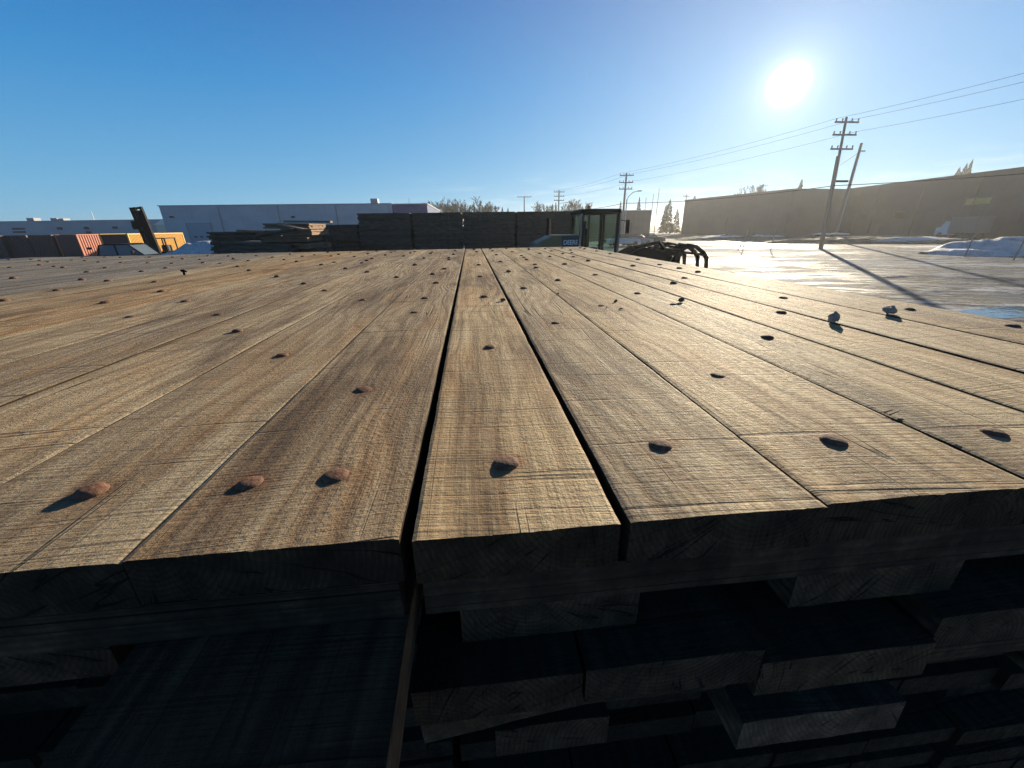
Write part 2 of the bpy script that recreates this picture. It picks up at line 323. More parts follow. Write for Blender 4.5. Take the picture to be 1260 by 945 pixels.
# ------------------------------------------------------------------ builders
def tagp(o, label=None, cat=None, group=None, kind=None):
    if label: o['label'] = label
    if cat: o['category'] = cat
    if group: o['group'] = group
    if kind: o['kind'] = kind
    return o
def thing(name, label, cat, loc=(0, 0, 0), rz=0, group=None):
    o = bpy.data.objects.new(name, None); o.empty_display_size = .1; COL.objects.link(o); o.location = loc; o.rotation_euler = (0, 0, rz)
    return tagp(o, label, cat, group)
class MB:
    def __init__(s): s.v = []; s.f = []
    def add(s, vs, fs):
        n = len(s.v); s.v += [tuple(a) for a in vs]; s.f += [tuple(i+n for i in f) for f in fs]; return s
    def box(s, x0, x1, y0, y1, z0, z1, M=None):
        vs = [Vector((x, y, z)) for z in (z0, z1) for y in (y0, y1) for x in (x0, x1)]
        if M: vs = [M @ a for a in vs]
        return s.add(vs, [(0, 2, 3, 1), (4, 5, 7, 6), (0, 1, 5, 4), (2, 6, 7, 3), (0, 4, 6, 2), (1, 3, 7, 5)])
    def tube(s, pts, rs, n=8, cap=True):
        pts = [Vector(p) for p in pts]
        if isinstance(rs, (int, float)): rs = [rs]*len(pts)
        b = len(s.v)
        for i, p in enumerate(pts):
            t = (pts[min(i+1, len(pts)-1)] - pts[max(i-1, 0)]).normalized()
            a = t.orthogonal().normalized() if abs(t.z) < .999 else Vector((1, 0, 0)); 
            if abs(t.z) < .9: a = t.cross(Vector((0, 0, 1))).normalized()
            else: a = t.cross(Vector((0, 1, 0))).normalized()
            c = t.cross(a)
            for k in range(n):
                w = 2*math.pi*k/n; s.v.append(tuple(p + (a*math.cos(w) + c*math.sin(w))*rs[i]))
        for i in range(len(pts)-1):
            for k in range(n):
                s.f.append((b+i*n+k, b+i*n+(k+1) % n, b+(i+1)*n+(k+1) % n, b+(i+1)*n+k))
        if cap:
            s.f.append(tuple(b+k for k in range(n))[::-1]); s.f.append(tuple(b+(len(pts)-1)*n+k for k in range(n)))
        return s
    def prism(s, prof, y0, y1, M=None):      # profile in x,z extruded along y
        n = len(prof); vs = [Vector((x, y, z)) for y in (y0, y1) for x, z in prof]
        if M: vs = [M @ a for a in vs]
        return s.add(vs, [tuple(range(n)), tuple(range(2*n-1, n-1, -1))] + [(i, n+i, n+(i+1) % n, (i+1) % n) for i in range(n)])
    def build(s, name, mat, parent=None, loc=None, smooth=False, bevel=0, rot=None):
        me = bpy.data.meshes.new(name); me.from_pydata(s.v, [], s.f); me.validate(); me.update()
        return link(me, name, mat, parent, loc, smooth, bevel, rot)
def link(me, name, mat, parent=None, loc=None, smooth=False, bevel=0, rot=None):
    import bmesh
    bm = bmesh.new(); bm.from_mesh(me); bmesh.ops.recalc_face_normals(bm, faces=bm.faces); bm.to_mesh(me); bm.free()
    me.materials.append(mat)
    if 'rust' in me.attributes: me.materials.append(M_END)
    if smooth:
        for p in me.polygons: p.use_smooth = True
    o = bpy.data.objects.new(name, me); COL.objects.link(o)
    if parent: o.parent = parent
    if loc is not None: o.location = loc
    if rot is not None: o.rotation_euler = rot
    if bevel:
        b = o.modifiers.new('bevel', 'BEVEL'); b.width = bevel; b.segments = 2; b.limit_method = 'ANGLE'
    return o
def nse(x, y, z=0): return noise.noise(Vector((x, y, z)))

# ------------------------------------------------------------------ ground
def sheet(name, pts, z, mat):
    o = MB().add([(x, y, z) for x, y in pts], [tuple(range(len(pts)))]).build(name, mat); return tagp(o, kind='structure')
sheet('ground', [(-900, -300), (900, -300), (900, 1500), (-900, 1500)], 0, M_GROUND)
yb = [(-95, -40), (60, -40), (44, 20), (41, 27), (46, 36), (47, 47), (42, 58), (46, 66), (30, 70), (-95, 66)]
sheet('yard', yb, .004, M_YARD)
def mound(name, x0, x1, y0, y1, h, mat, seed, nx=60, ny=24, lump=.35, rot=0, ctr=None, pw=.8):
    mb = MB(); vs = []
    for j in range(ny+1):
        for i in range(nx+1):
            u, v = i/nx*2-1, j/ny*2-1; x = x0+(x1-x0)*i/nx; y = y0+(y1-y0)*j/ny
            r = (abs(u)**3 + abs(v)**2.4)
            e = max(0, 1-r*(1+.35*nse(x*.5, y*.5, seed)))**pw
            z = h*e*(1 + lump*nse(x*.35, y*.6, seed+5) + lump*.45*nse(x*1.6, y*1.6, seed+9))
            vs.append((x, y, z if e > 0 else -.05))
    fs = [(j*(nx+1)+i, j*(nx+1)+i+1, (j+1)*(nx+1)+i+1, (j+1)*(nx+1)+i) for j in range(ny) for i in range(nx)]
    if rot:
        c, s_ = math.cos(rot), math.sin(rot); X, Y = (x0+x1)/2, (y0+y1)/2
        vs = [(X+(a-X)*c-(b-Y)*s_, Y+(a-X)*s_+(b-Y)*c, z) for a, b, z in vs]
    return mb.add(vs, fs).build(name, mat, smooth=True)
tagp(mound('snow_bank', 38.5, 66, 25, 32, 1.25, M_SNOW, 3, 120, 40, .45, R(-12)), 'low white snow bank along the far right side of the icy yard', 'snow bank')
tagp(mound('snow_pile', -21.5, -13, 27, 33, 1.95, M_SNOW, 8, 50, 30, .3), 'blue shaded snow pile in front of the yellow container', 'snow pile')
M_BERM = M_GROUND
tagp(mound('berm', 40, 66, 47, 52, .7, M_BERM, 12, 90, 16, .5, R(-32)), kind='structure')
tagp(mound('berm', 36, 62, 64, 71, .8, M_BERM, 17, 90, 16, .5, R(-20)), kind='structure')
# melt water puddle
pc = at(1243, 384, Z=.012)
pp = []
for k in range(28):
    a = 2*math.pi*k/28; r = 1 + .35*nse(math.cos(a)*1.4, math.sin(a)*1.4, 4)
    pp.append((pc.x + 1.9*r*math.cos(a)*1.0 + .5*math.sin(a), pc.y + .75*r*math.sin(a)))
sheet('puddle', pp, .010, M_PUD)

# ------------------------------------------------------------------ the mats we lean over
T = .075
TOPZ = CAMZ - .388
def plank_mesh(name, w0, w1, dx, Lg, Th, seed, bolts=(), ny=None, rag=.003, nx=9, crack=0):
    """plank along +Y, left edge from x=0 to x=dx, width w0 near and w1 far; top at z=0"""
    ny = ny or max(8, int(Lg/.055)); vs = []; rust = []
    rnd = random.Random(seed)
    ysp = [ (i/ny)**1.7*Lg for i in range(ny+1)]
    for bx, by in bolts:
        if by+.0 < 3.6: ysp += [by+q for q in (-.034, -.027, -.020, -.013, -.006, .0, .006, .013, .020, .027, .034)]
    ysp.sort(); ysp = [q for i, q in enumerate(ysp) if i == 0 or q-ysp[i-1] > .0015 or i == len(ysp)-1]; ny = len(ysp)-1
    for i, y in enumerate(ysp):
        t = y/Lg
        for layer in (0, 1):
            for k in range(nx+1):
                u = k/nx; w = w0+(w1-w0)*t; x = dx*t + u*w
                ej = .0016*nse(y*9, seed*3.1, k > nx/2) + .0008*nse(y*60, seed, k > nx/2)
                if k in (0, nx): x += ej
                z = 0 if layer == 0 else -Th
                if layer == 0:
                    z += .0012*nse(x*9, y*2, seed) + (.0022*nse(u*1.5, y*.7, seed+7))
                    if k in (0, nx): z -= .0018 + .0012*abs(nse(y*22, seed, 3))
                yy = y
                if i == 0: yy += rag*(.5*nse(x*14, seed, layer) + .7*nse(x*230, seed, layer)) + (.002 if layer == 0 else 0)
                if i == ny: yy += .02*nse(x*20, seed, layer)
                vs.append((x, yy, z))
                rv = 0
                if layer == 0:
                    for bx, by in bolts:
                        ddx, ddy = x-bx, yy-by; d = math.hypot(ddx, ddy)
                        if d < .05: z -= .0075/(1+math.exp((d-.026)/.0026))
                        if d < .2: rv = max(rv, 1.0*math.exp(-(d/.029)**2), .40*math.exp(-(ddx/.014)**2)*max(0, 1-abs(ddy+.03)/.10))  # rust stain and streak, the ring also darkened for shade in the recess
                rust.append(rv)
    n = nx+1; fs = []
    for i in range(ny):
        a, b = i*2*n, (i+1)*2*n
        for k in range(nx):
            fs.append((a+k, a+k+1, b+k+1, b+k)); fs.append((a+n+k, b+n+k, b+n+k+1, a+n+k+1))
        fs.append((a, b, b+n, a+n)); fs.append((a+nx, a+n+nx, b+n+nx, b+nx))
    for i in (0, ny):
        a = i*2*n
        for k in range(nx): fs.append((a+k, a+k+1, a+n+k+1, a+n+k) if i else (a+k, a+n+k, a+n+k+1, a+k+1))
    me = bpy.data.meshes.new(name); me.from_pydata(vs, [], fs); me.update()
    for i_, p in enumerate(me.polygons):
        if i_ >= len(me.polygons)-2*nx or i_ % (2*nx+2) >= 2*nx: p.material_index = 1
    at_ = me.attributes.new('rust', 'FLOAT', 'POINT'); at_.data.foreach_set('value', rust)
    return me
def bolt_mesh():
    mb = MB(); prof = [(0, .0108), (.007, .0106), (.0125, .0097), (.0165, .0078), (.0195, .0048), (.0208, .0010), (.0204, -.006)]
    n = 20; vs = [(0, 0, prof[0][1])]
    for r, z in prof[1:]:
        for k in range(n): a = 2*math.pi*k/n; q_ = 1+.03*nse(math.cos(a)*1.5, math.sin(a)*1.5, 2.2); vs.append((r*q_*math.cos(a), r*q_*math.sin(a), z*(1+.08*nse(math.cos(a)*r*90, math.sin(a)*r*90, 7))))
    fs = [(0, 1+k, 1+(k+1) % n) for k in range(n)]
    for i in range(len(prof)-2):
        for k in range(n): a = 1+i*n; fs.append((a+k, a+n+k, a+n+(k+1) % n, a+(k+1) % n))
    mb.add(vs, fs); me = bpy.data.meshes.new('bolt_head'); me.from_pydata(mb.v, [], mb.f); me.update()
    for p in me.polygons: p.use_smooth = True
    me.materials.append(M_RUST); return me
BOLT = bolt_mesh()
def plank(parent, base, x0, x1, x0f, x1f, y0, Lg, z, seed, bolts=(), mat=M_DECK, tint=(1, 1, 1), name='plank', tilt=0, Th=T, nx=9, ny=None, rag=.004):
    """world coordinates; parent's origin is base"""
    b = [(bx-x0, by-y0) for bx, by in bolts]
    me = plank_mesh(name, x1-x0, x1f-x0f, x0f-x0, Lg, Th, seed, b, nx=nx, ny=ny, rag=rag)
    o = link(me, name, mat, parent, Vector((x0, y0, z))-Vector(base)); o.color = (*tint, 1); o.rotation_euler = (0, tilt, 0)
    rnd = random.Random(seed*7+1)
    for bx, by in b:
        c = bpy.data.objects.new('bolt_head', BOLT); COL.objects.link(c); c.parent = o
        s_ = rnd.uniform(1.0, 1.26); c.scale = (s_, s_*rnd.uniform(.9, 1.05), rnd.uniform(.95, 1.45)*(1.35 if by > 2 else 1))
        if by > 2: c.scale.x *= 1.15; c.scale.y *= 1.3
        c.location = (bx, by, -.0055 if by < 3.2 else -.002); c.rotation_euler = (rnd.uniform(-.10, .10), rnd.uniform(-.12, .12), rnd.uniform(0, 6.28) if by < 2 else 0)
    return o
def cross(parent, base, xa, xb, y, wy, z, seed, mat=M_DECK, tint=(1, 1, 1), name='cross_plank'):
    me = plank_mesh(name, wy, wy, 0, xb-xa, T-.002, seed, ny=24, nx=5)
    o = link(me, name, mat, parent, Vector((xa, y+wy, z))-Vector(base), rot=(0, 0, -math.pi/2)); o.color = (*tint, 1); return o

SIDE = (.42, .38, .36)     # unused tint, darkens planks for the shade lower in the stack
Y0, LEN = .42, 7.72
measured = [(112,603),(308,594),(412,585),(622,568),(812,547),(1026,542),(1224,532),(448,480),(603,427),(884,461),(944,414),(347,437),(292,407),(684,397),(511,384),(523,367),(537,348),(533,337.5),(553,320),(547,331),(511,326),(447,368.5),(488.6,341),(452,334.7),(596,365),(591,340),(589.5,326),(616,322),(626,334.5),(645,354.7),(660,329.5),(586.7,310),(611,313.7),(497,315),(522,317.7),(686.7,345),(739.8,376),(732.6,338),(784.5,360.7),(828.6,373.8),(779,327),(829,348),(811.7,325.7),(842.6,341.7),(858.8,334.5),(700,311),(724,321),(695,325),(676.7,315.5),(836,330),(268,387),(228,370.7),(374.4,349.3),(341,340.4),(400,357.3),(425.6,330.7),(365.5,322),(350,319.6),(395.6,326),(306.7,333),(293,328),(271,324),(71,357),(133,345.7),(190.5,347),(184,336),(199,358.5),(160,389.5),(129.5,372),(219,331),(6,370),(103,335),(78,329.5),(1120,380),(1246,400),(964,366),(961,384)]
# these pixel marks were turned to deck metres once; every bolt sits on its plank's line
BW = [(p.x, p.y) for p in (at(x, y, Z=TOPZ) for x, y in measured)]
extra_rng = random.Random(5)
def bolts_for(xa, xb, xaf, xbf, far_from=4.6):
    r = []
    for bx, by in BW:
        t = (by-Y0)/LEN; a, b = xa+(xaf-xa)*t, xb+(xbf-xb)*t
        if a <= bx < b: r.append((min(max(bx, a+.05), b-.05), by))
    y = max([q[1] for q in r] or [far_from-1.0]); 
    while True:
        y += extra_rng.choice((.36, .68, .72, 1.04))
        if y > Y0+LEN-.25: break
        t = (y-Y0)/LEN; a, b = xa+(xaf-xa)*t, xb+(xbf-xb)*t
        r.append(((a+b)/2 + extra_rng.uniform(-.03, .03), y))
    return r
# seams: near x, far x, gap
matA = [(-.099, -.100, .0), (.198, .200, .015), (.509, .515, .0045), (.878, .89, .007), (1.192, 1.215, .005), (1.492, 1.505, .015), (1.835, 1.85, .005), (2.223, 2.223, 0)]
def build_mat(name, label, seams, gap0, base, mat, tints, seed, y0=Y0, Lg=LEN, flush=True, zt=TOPZ, dz=None, group='timber mats spread over the top of the stacks'):
    root = thing(name, label, 'timber mat', base, 0, group)
    for i in range(len(seams)-1):
        a, b = seams[i], seams[i+1]
        x0, x0f = a[0]+(a[2]/2 if i else 0), a[1]+(a[2]/2 if i else 0); x1, x1f = b[0]-b[2]/2, b[1]-b[2]/2
        rnd = random.Random(seed*31+i)
        plank(root, base, x0, x1, x0f, x1f, y0 + (rnd.uniform(-.004, .006)), Lg+rnd.uniform(-.06, .06), zt - rnd.uniform(0, .003) + (dz or {}).get(i, 0), seed*50+i,
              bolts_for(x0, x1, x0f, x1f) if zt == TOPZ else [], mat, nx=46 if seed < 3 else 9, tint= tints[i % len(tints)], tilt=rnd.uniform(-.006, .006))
    xa, xb = seams[0][0]+.004, seams[-1][0]-.012
    y = y0+.006; k = 0
    while y < y0+Lg-.3:
        cross(root, base, xa, xb, y, .29, zt-T-.003, seed*77+k, M_SHADEWOOD, (1, 1, 1)); y += .30 if k < 1 else .62; k += 1
    return root
tA = [(1.04, .98, .88), (1.0, 1.0, .98), (1.02, .98, .9), (.97, .97, .93), (1, .97, .9), (.93, .92, .9), (.80, .80, .80)]
A = build_mat('timber_mat', 'right hand timber mat of pale tan planks split by wide dark gaps', matA, 0, (-.103, Y0, TOPZ-.227), M_DECK, tA, 1)
seamsB = [(-3.20, -3.35, 0), (-2.78, -2.86, .004), (-2.34, -2.40, .003), (-1.93, -1.96, .0035), (-1.53, -1.55, .003), (-1.17, -1.18, .003), (-.81, -.81, .0025), (-.465, -.462, .003), (-.117, -.114, 0)]
tB = [(.90, .92, .90), (.92, .86, .76), (1.0, .88, .72), (.92, .90, .86), (.80, .80, .80), (1.0, 1.0, .98), (.84, .84, .84), (.80, .77, .75)]
B = build_mat('timber_mat', 'middle timber mat of browner stained planks with three rusty bolt heads near its front edge', seamsB, 0, (-3.2, Y0, TOPZ-.227), M_DECK, tB, 2)
seamsC = [(-5.45, -5.6, 0), (-5.0, -5.1, .01), (-4.55, -4.65, .006), (-4.1, -4.22, .012), (-3.65, -3.8, .008), (-3.215, -3.365, 0)]
C = build_mat('timber_mat', 'silver grey timber mat beside the brown one, nearer of the two grey ones', seamsC, 0, (-5.45, Y0, TOPZ-.227), M_GREY, [(1, 1, 1), (.9, .9, .9), (1.02, 1, .98), (.82, .82, .82), (.95, .93, .9)], 3)
seamsD = [(-7.6, -7.9, 0), (-7.1, -7.4, .01), (-6.7, -6.95, .006), (-6.3, -6.5, .012), (-5.88, -6.05, .008), (-5.47, -5.62, 0)]
D = build_mat('timber_mat', 'silver grey timber mat farthest left with the dark containers behind it', seamsD, 0, (-7.6, Y0, TOPZ-.227), M_GREY, [(.9, .9, .9), (1, 1, 1), (.85, .85, .86), (.98, .97, .95), (.9, .9, .9)], 4)
# bottom planks of the two front mats, with gaps between them
def bottoms(root, base, spans, seed, y0=Y0, mat=M_SHADEWOOD):
    for i, (a, b, yo) in enumerate(spans):
        plank(root, base, a, b, a, b, y0+yo, LEN-yo-.1, TOPZ-2*T-.006, seed+i, mat=mat, name='bottom_plank', nx=7, ny=60, tint=(3.1, 2.5, 2.2) if yo < 0 else (1.2, 1.2, 1.2))
bottoms(A, (-.103, Y0, TOPZ-.227), [(-.045, .243, .012), (.515, .83, .012), (1.08, 1.36, .01), (1.62, 1.92, .012)], 900)
bottoms(B, (-3.2, Y0, TOPZ-.227), [(-.503, -.121, -.31), (-.86, -.555, .02), (-1.5, -1.2, .015), (-2.1, -1.8, .015), (-2.75, -2.45, .012), (-3.19, -2.9, .012)], 930)

# second mat of the right stack, its top planks seen in the dark under the first
z2 = TOPZ - .2315; b2 = (-.103, .365, z2-.227)
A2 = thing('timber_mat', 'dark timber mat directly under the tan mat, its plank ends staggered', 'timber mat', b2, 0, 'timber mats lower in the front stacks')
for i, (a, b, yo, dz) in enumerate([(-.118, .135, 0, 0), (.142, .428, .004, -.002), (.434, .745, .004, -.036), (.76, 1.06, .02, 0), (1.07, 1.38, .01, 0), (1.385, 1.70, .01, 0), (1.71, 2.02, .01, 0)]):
    plank(A2, b2, a, b, a, b, .365+yo, 7.6, z2+dz, 300+i, mat=M_SHADEWOOD, tint=(1.5, 1.45, 1.4) if i == 2 else (1, 1, 1), Th=T if i != 2 else .08, nx=7, ny=60, rag=.003)
cross(A2, b2, -.1, .42, .405, .29, z2-T-.003, 340, M_SHADEWOOD); cross(A2, b2, .76, 2.0, .405, .29, z2-T-.003, 342, M_SHADEWOOD); cross(A2, b2, -.1, 2.0, 1.6, .29, z2-T-.04, 341, M_SHADEWOOD)
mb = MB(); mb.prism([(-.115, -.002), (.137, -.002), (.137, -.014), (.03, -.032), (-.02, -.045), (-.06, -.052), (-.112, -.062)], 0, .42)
w = mb.build('split_plank', M_SHADEWOOD, A2, Vector((0, .372, z2-T))-Vector(b2)); w.color = (2.6, 2.4, 2.2, 1)
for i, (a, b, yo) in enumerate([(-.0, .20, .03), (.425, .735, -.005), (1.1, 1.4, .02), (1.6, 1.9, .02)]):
    plank(A2, b2, a, b, a, b, .365+yo, 7.4, z2-2*T-.026, 360+i, mat=M_SHADEWOOD, tint=(2.3, 2.3, 2.5) if i == 1 else (1.1, 1.1, 1.1), name='bottom_plank', nx=7, ny=60)
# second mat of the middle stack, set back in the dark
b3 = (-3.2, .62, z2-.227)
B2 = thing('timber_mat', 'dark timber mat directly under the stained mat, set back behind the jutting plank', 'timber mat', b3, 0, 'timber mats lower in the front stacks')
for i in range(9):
    a = -3.2+i*.342; plank(B2, b3, a, a+.337, a, a+.337, .62 + .02*(i % 3), 7.3, z2-.018, 400+i, mat=M_SHADEWOOD, nx=7, ny=50)
cross(B2, b3, -3.19, -.13, .66, .29, z2-T-.02, 420, M_SHADEWOOD)
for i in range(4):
    a = -3.1+i*.75; plank(B2, b3, a, a+.3, a, a+.3, .66, 7.2, z2-2*T-.021, 430+i, mat=M_SHADEWOOD, name='bottom_plank', nx=7, ny=50)

# the mats below: one mesh each, three crossed layers
def stacked_mat_mesh(name, w, d, h, seed, nb=7):
    mb = MB(); t = h/3-.006; rnd = random.Random(seed)
    bw = w/nb
    for lay in (0, 2):
        z = lay*h/3
        for i in range(nb):
            pass
            mb.box(i*bw+.004-w/2, (i+1)*bw-.004-w/2, rnd.uniform(0, .03), d-rnd.uniform(0, .03), z, z+h/3-.001)
    y = .02
    while y < d-.25:
        yq = y+(rnd.uniform(.03, .12) if y < .03 else 0); mb.box(-w/2+rnd.uniform(.0, .05), w/2-rnd.uniform(.0, .05), yq, y+.28, h/3+.0005, 2*h/3-.0005); y += .30
    me = bpy.data.meshes.new(name); me.from_pydata(mb.v, [], mb.f); me.update(); return me
def ordinal(k): return ['topmost', 'second', 'third', 'fourth', 'fifth', 'sixth', 'seventh', 'eighth', 'ninth', 'tenth', 'eleventh', 'twelfth', 'thirteenth', 'fourteenth', 'fifteenth', 'sixteenth', 'seventeenth'][k]
def put(me, name, loc, rz, mat=None):
    if not me.materials: me.materials.append(mat)
    o = bpy.data.objects.new(name, me); COL.objects.link(o); o.location = loc; o.rotation_euler = (0, 0, rz); return o
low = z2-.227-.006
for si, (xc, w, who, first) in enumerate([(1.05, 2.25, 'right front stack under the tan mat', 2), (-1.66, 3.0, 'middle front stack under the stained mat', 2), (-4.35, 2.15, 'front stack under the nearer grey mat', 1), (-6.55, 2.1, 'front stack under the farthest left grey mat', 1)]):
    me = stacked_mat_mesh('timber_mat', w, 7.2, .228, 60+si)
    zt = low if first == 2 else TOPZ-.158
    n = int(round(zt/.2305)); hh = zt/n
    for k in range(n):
        o = put(me, 'timber_mat', (xc+random.Random(si*20+k).uniform(-.03, .03), .62+random.Random(si*20+k).uniform(-.05, .08), zt-(k+1)*hh), 0, M_SHADEWOOD); o.scale = (1, 1, hh/.2305)
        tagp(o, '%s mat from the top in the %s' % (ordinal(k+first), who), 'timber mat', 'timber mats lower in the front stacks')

# bits lying on the deck
def lump(name, p, r, seed, mat, sc=(1, 1, 1)):
    import bmesh
    bm = bmesh.new(); bmesh.ops.create_icosphere(bm, subdivisions=3, radius=r)
    for v in bm.verts:
        d = v.co.normalized(); v.co *= 1 + .45*nse(d.x*1.3+seed, d.y*1.3, d.z*1.3) + .22*nse(d.x*4+seed, d.y*4, d.z*4)
        v.co = Vector((v.co.x*sc[0], v.co.y*sc[1], v.co.z*sc[2]))
    zm = min(v.co.z for v in bm.verts)
    me = bpy.data.meshes.new(name); bm.to_mesh(me); bm.free()
    return link(me, name, mat, loc=(p.x, p.y, p.z-zm-.003), smooth=False)
tagp(lump('dirt_clod', at(1025, 396, Z=TOPZ), .020, 1, M_STONE, (1, .8, 1.05)), 'grey frozen clod on the seam of the right planks, nearer of the two', 'clod')
tagp(lump('dirt_clod', at(1094, 386, Z=TOPZ), .022, 7, M_STONE, (1.2, .9, .75)), 'flatter grey frozen clod on the planks beside the icy yard', 'clod')
tagp(lump('dirt_clod', at(619, 370, Z=TOPZ), .010, 3, M_CHIP, (1.5, .8, .8)), 'small dark crumb beside the central seam', 'crumb')
tagp(lump('dirt_clod', at(838, 371, Z=TOPZ), .012, 5, M_CHIP, (1.4, .8, .9)), 'small dark crumb at the edge of the wide right seam', 'crumb')
def chip(px, py, a, l, label, h=.006):
    p = at(px, py, Z=TOPZ); mb = MB(); c, s_ = math.cos(a)*l/2, math.sin(a)*l/2
    mb.tube([(-c, -s_, h*.5), (0, .002, h*.9), (c, s_, h*.4)], [l*.05, l*.13, l*.03], 5)
    tagp(mb.build('wood_chip', M_CHIP, loc=p), label, 'wood chip')
chip(758, 371, .9, .06, 'dark curled wood chip beside the right seam'); chip(764, 381, .5, .035, 'tiny dark wood chip, lowest of three below the right seam')
chip(747, 379, 1.2, .03, 'tiny dark wood chip, leftmost of three below the right seam'); chip(687, 362, 1.0, .045, 'small dark chip standing near the bolt rows in the centre right')
p = at(227, 338, Z=TOPZ)
sp_ = thing('spike', 'bent black spike sticking up from the far left planks', 'spike', p)
MB().tube([(0, 0, -.03), (0, 0, .026), (.003, 0, .034)], .010, 8).build('shank', M_BLACK, sp_, smooth=True)
MB().tube([(-.022, 0, .036), (0, 0, .040), (.026, .008, .027)], [.009, .012, .006], 8).build('head', M_BLACK, sp_, smooth=True)
for q, a, l in (((1093, 507), .12, .022), ((1101, 509), .25, .034)):
    p = at(*q, Z=TOPZ); c, s_ = math.cos(a)*l/2, math.sin(a)*l/2
    tagp(MB().tube([(-c, -s_, .001), (0, 0, .003), (c, s_, .005)], [.0022, .0018, .0008], 5).build('splinter', M_CHIP, loc=p), ('shorter' if l < .03 else 'longer') + ' dark splinter poking from the long right seam', 'splinter', 'splinters on the right seam')

# ------------------------------------------------------------------ wall of stacked mats
PITCHM = .206
walls = [('leftmost far stack behind the broken mats', 255, 345, 17.2, 13, 0), ('second far stack behind the sunlit broken ends', 347, 399, 18.6, 14, 1),
         ('plain dark far stack left of the taller ones', 401, 441, 18.3, 14, 2), ('far stack left of the blue warehouse wall', 443, 506, 18, 16, 3),
         ('far stack right below the bare trees', 509, 568.5, 18, 16, 4), ('far stack below the row of spruce tops', 571, 634, 18, 16, 5), ('far stack next to the loader cab', 637, 707, 18.1, 16, 6)]
for who, pa, pb, Y, n, sd in walls:
    xa, xb = at(pa, 290, Y=Y).x, at(pb, 290, Y=Y).x
    me = stacked_mat_mesh('timber_mat', xb-xa+.03, 4.2, PITCHM, 200+sd, 8)
    rnd = random.Random(sd+70)
    for k in range(n):
        o = put(me, 'timber_mat', ((xa+xb)/2+rnd.uniform(-.03, .03), Y+rnd.uniform(-.08, .12), k*PITCHM), rnd.uniform(-.01, .01), M_FARW)
        tagp(o, '%s mat down in the %s' % (ordinal(n-1-k), who), 'timber mat', 'timber mats piled in the far wall of stacks')
# overhanging pale sheet under the tree line
# broken mats piled on the left
def broken(px, py, Y, w, d, rz, label, seed, mat=M_FARW, tilt=0, h=.2):
    p = at(px, py, Y=Y); me = stacked_mat_mesh('broken_mat', w, d, h, seed, 6); me.materials.append(mat)
    o = bpy.data.objects.new('broken_mat', me); COL.objects.link(o); o.location = (p.x, Y, max(0, p.z)); o.rotation_euler = (tilt, random.Random(seed).uniform(-.03, .03), rz)
    return tagp(o, label, 'broken mat', 'broken mats piled in front of the far stacks')
lab = ['topmost', 'second', 'third', 'fourth', 'fifth', 'sixth']
for k in range(11):
    rnd = random.Random(k+5)
    z = 2.14-k*.215
    p = at(313, 300, Y=14.2)
    me = stacked_mat_mesh('broken_mat', 1.75+rnd.uniform(-.15, .15), 2.0, .18, 500+k, 6); me.materials.append(M_FARW)
    o = bpy.data.objects.new('broken_mat', me); COL.objects.link(o); o.location = (p.x+rnd.uniform(-.12, .12), 14.2+rnd.uniform(-.1, .1), max(z, 0)); o.rotation_euler = (0, rnd.uniform(-.03, .03) if k else .05, rnd.uniform(-.10, .10))
    if z < -.05: bpy.data.objects.remove(o); continue
    tagp(o, '%s ragged mat from the top in the low crooked left pile' % ordinal(k), 'broken mat', 'broken mats piled in front of the far stacks')
for k in range(14):
    rnd = random.Random(k+55)
    z = 2.74-k*.205
    p = at(352, 300, Y=14.9)
    me = stacked_mat_mesh('broken_mat', 1.7+rnd.uniform(-.2, .2), 1.5, .17, 520+k, 6); me.materials.append(M_FAREND if k in (0, 1, 2, 3, 5) else M_FARW)
    if z < -.05: continue
    o = bpy.data.objects.new('broken_mat', me); COL.objects.link(o); o.location = (p.x+rnd.uniform(-.22, .16), 14.9+rnd.uniform(-.1, .1), max(z, 0)); o.rotation_euler = (0, rnd.uniform(-.04, .04), R(-8)+rnd.uniform(-.14, .14))
    tagp(o, '%s ragged mat from the top in the pile with sunlit orange ends' % ordinal(k), 'broken mat', 'broken mats piled in front of the far stacks')
for k, (px, py, l, a, lb) in enumerate([(372, 272.5, 1.5, .02, 'pale loose plank lying on top of the sunlit broken pile'), (300, 284.5, .9, .05, 'short pale plank end on the low crooked pile'),
                                        (330, 287, 1.7, -.12, 'grey loose plank sloping across the two broken piles'), (352, 279, 1.3, .15, 'splintered plank poking left from the sunlit pile')]):
    Y = 13.7 if k else 14.3; p = at(px, py, Y=Y); mb = MB(); mb.box(-l/2, l/2, -.12, .12, -.03, .03)
    o = mb.build('loose_plank', M_FAREND if k != 2 else M_FARW, loc=(p.x, Y+.5, p.z), rot=(0, a, R(-12)*k)); tagp(o, lb, 'plank', 'loose planks on the broken piles')

# ------------------------------------------------------------------ wheel loader with grapple
LY = 14.0
lb_ = Vector((4.2, LY, 0)); LD = thing('wheel_loader', 'wheel loader with tinted glass cab and black grapple, parked beyond the mats', 'loader', lb_)
def lp(px, py, Y=LY): p = at(px, py, Y=Y); return p-lb_
def prism_px(px, Ya, Yb, name, mat, parent=LD, bevel=.02):
    prof = [(lp(x, y, Ya).x, lp(x, y, Ya).z) for x, y in px]
    return MB().prism(prof, Ya-LY, Yb-LY).build(name, mat, parent, bevel=bevel)
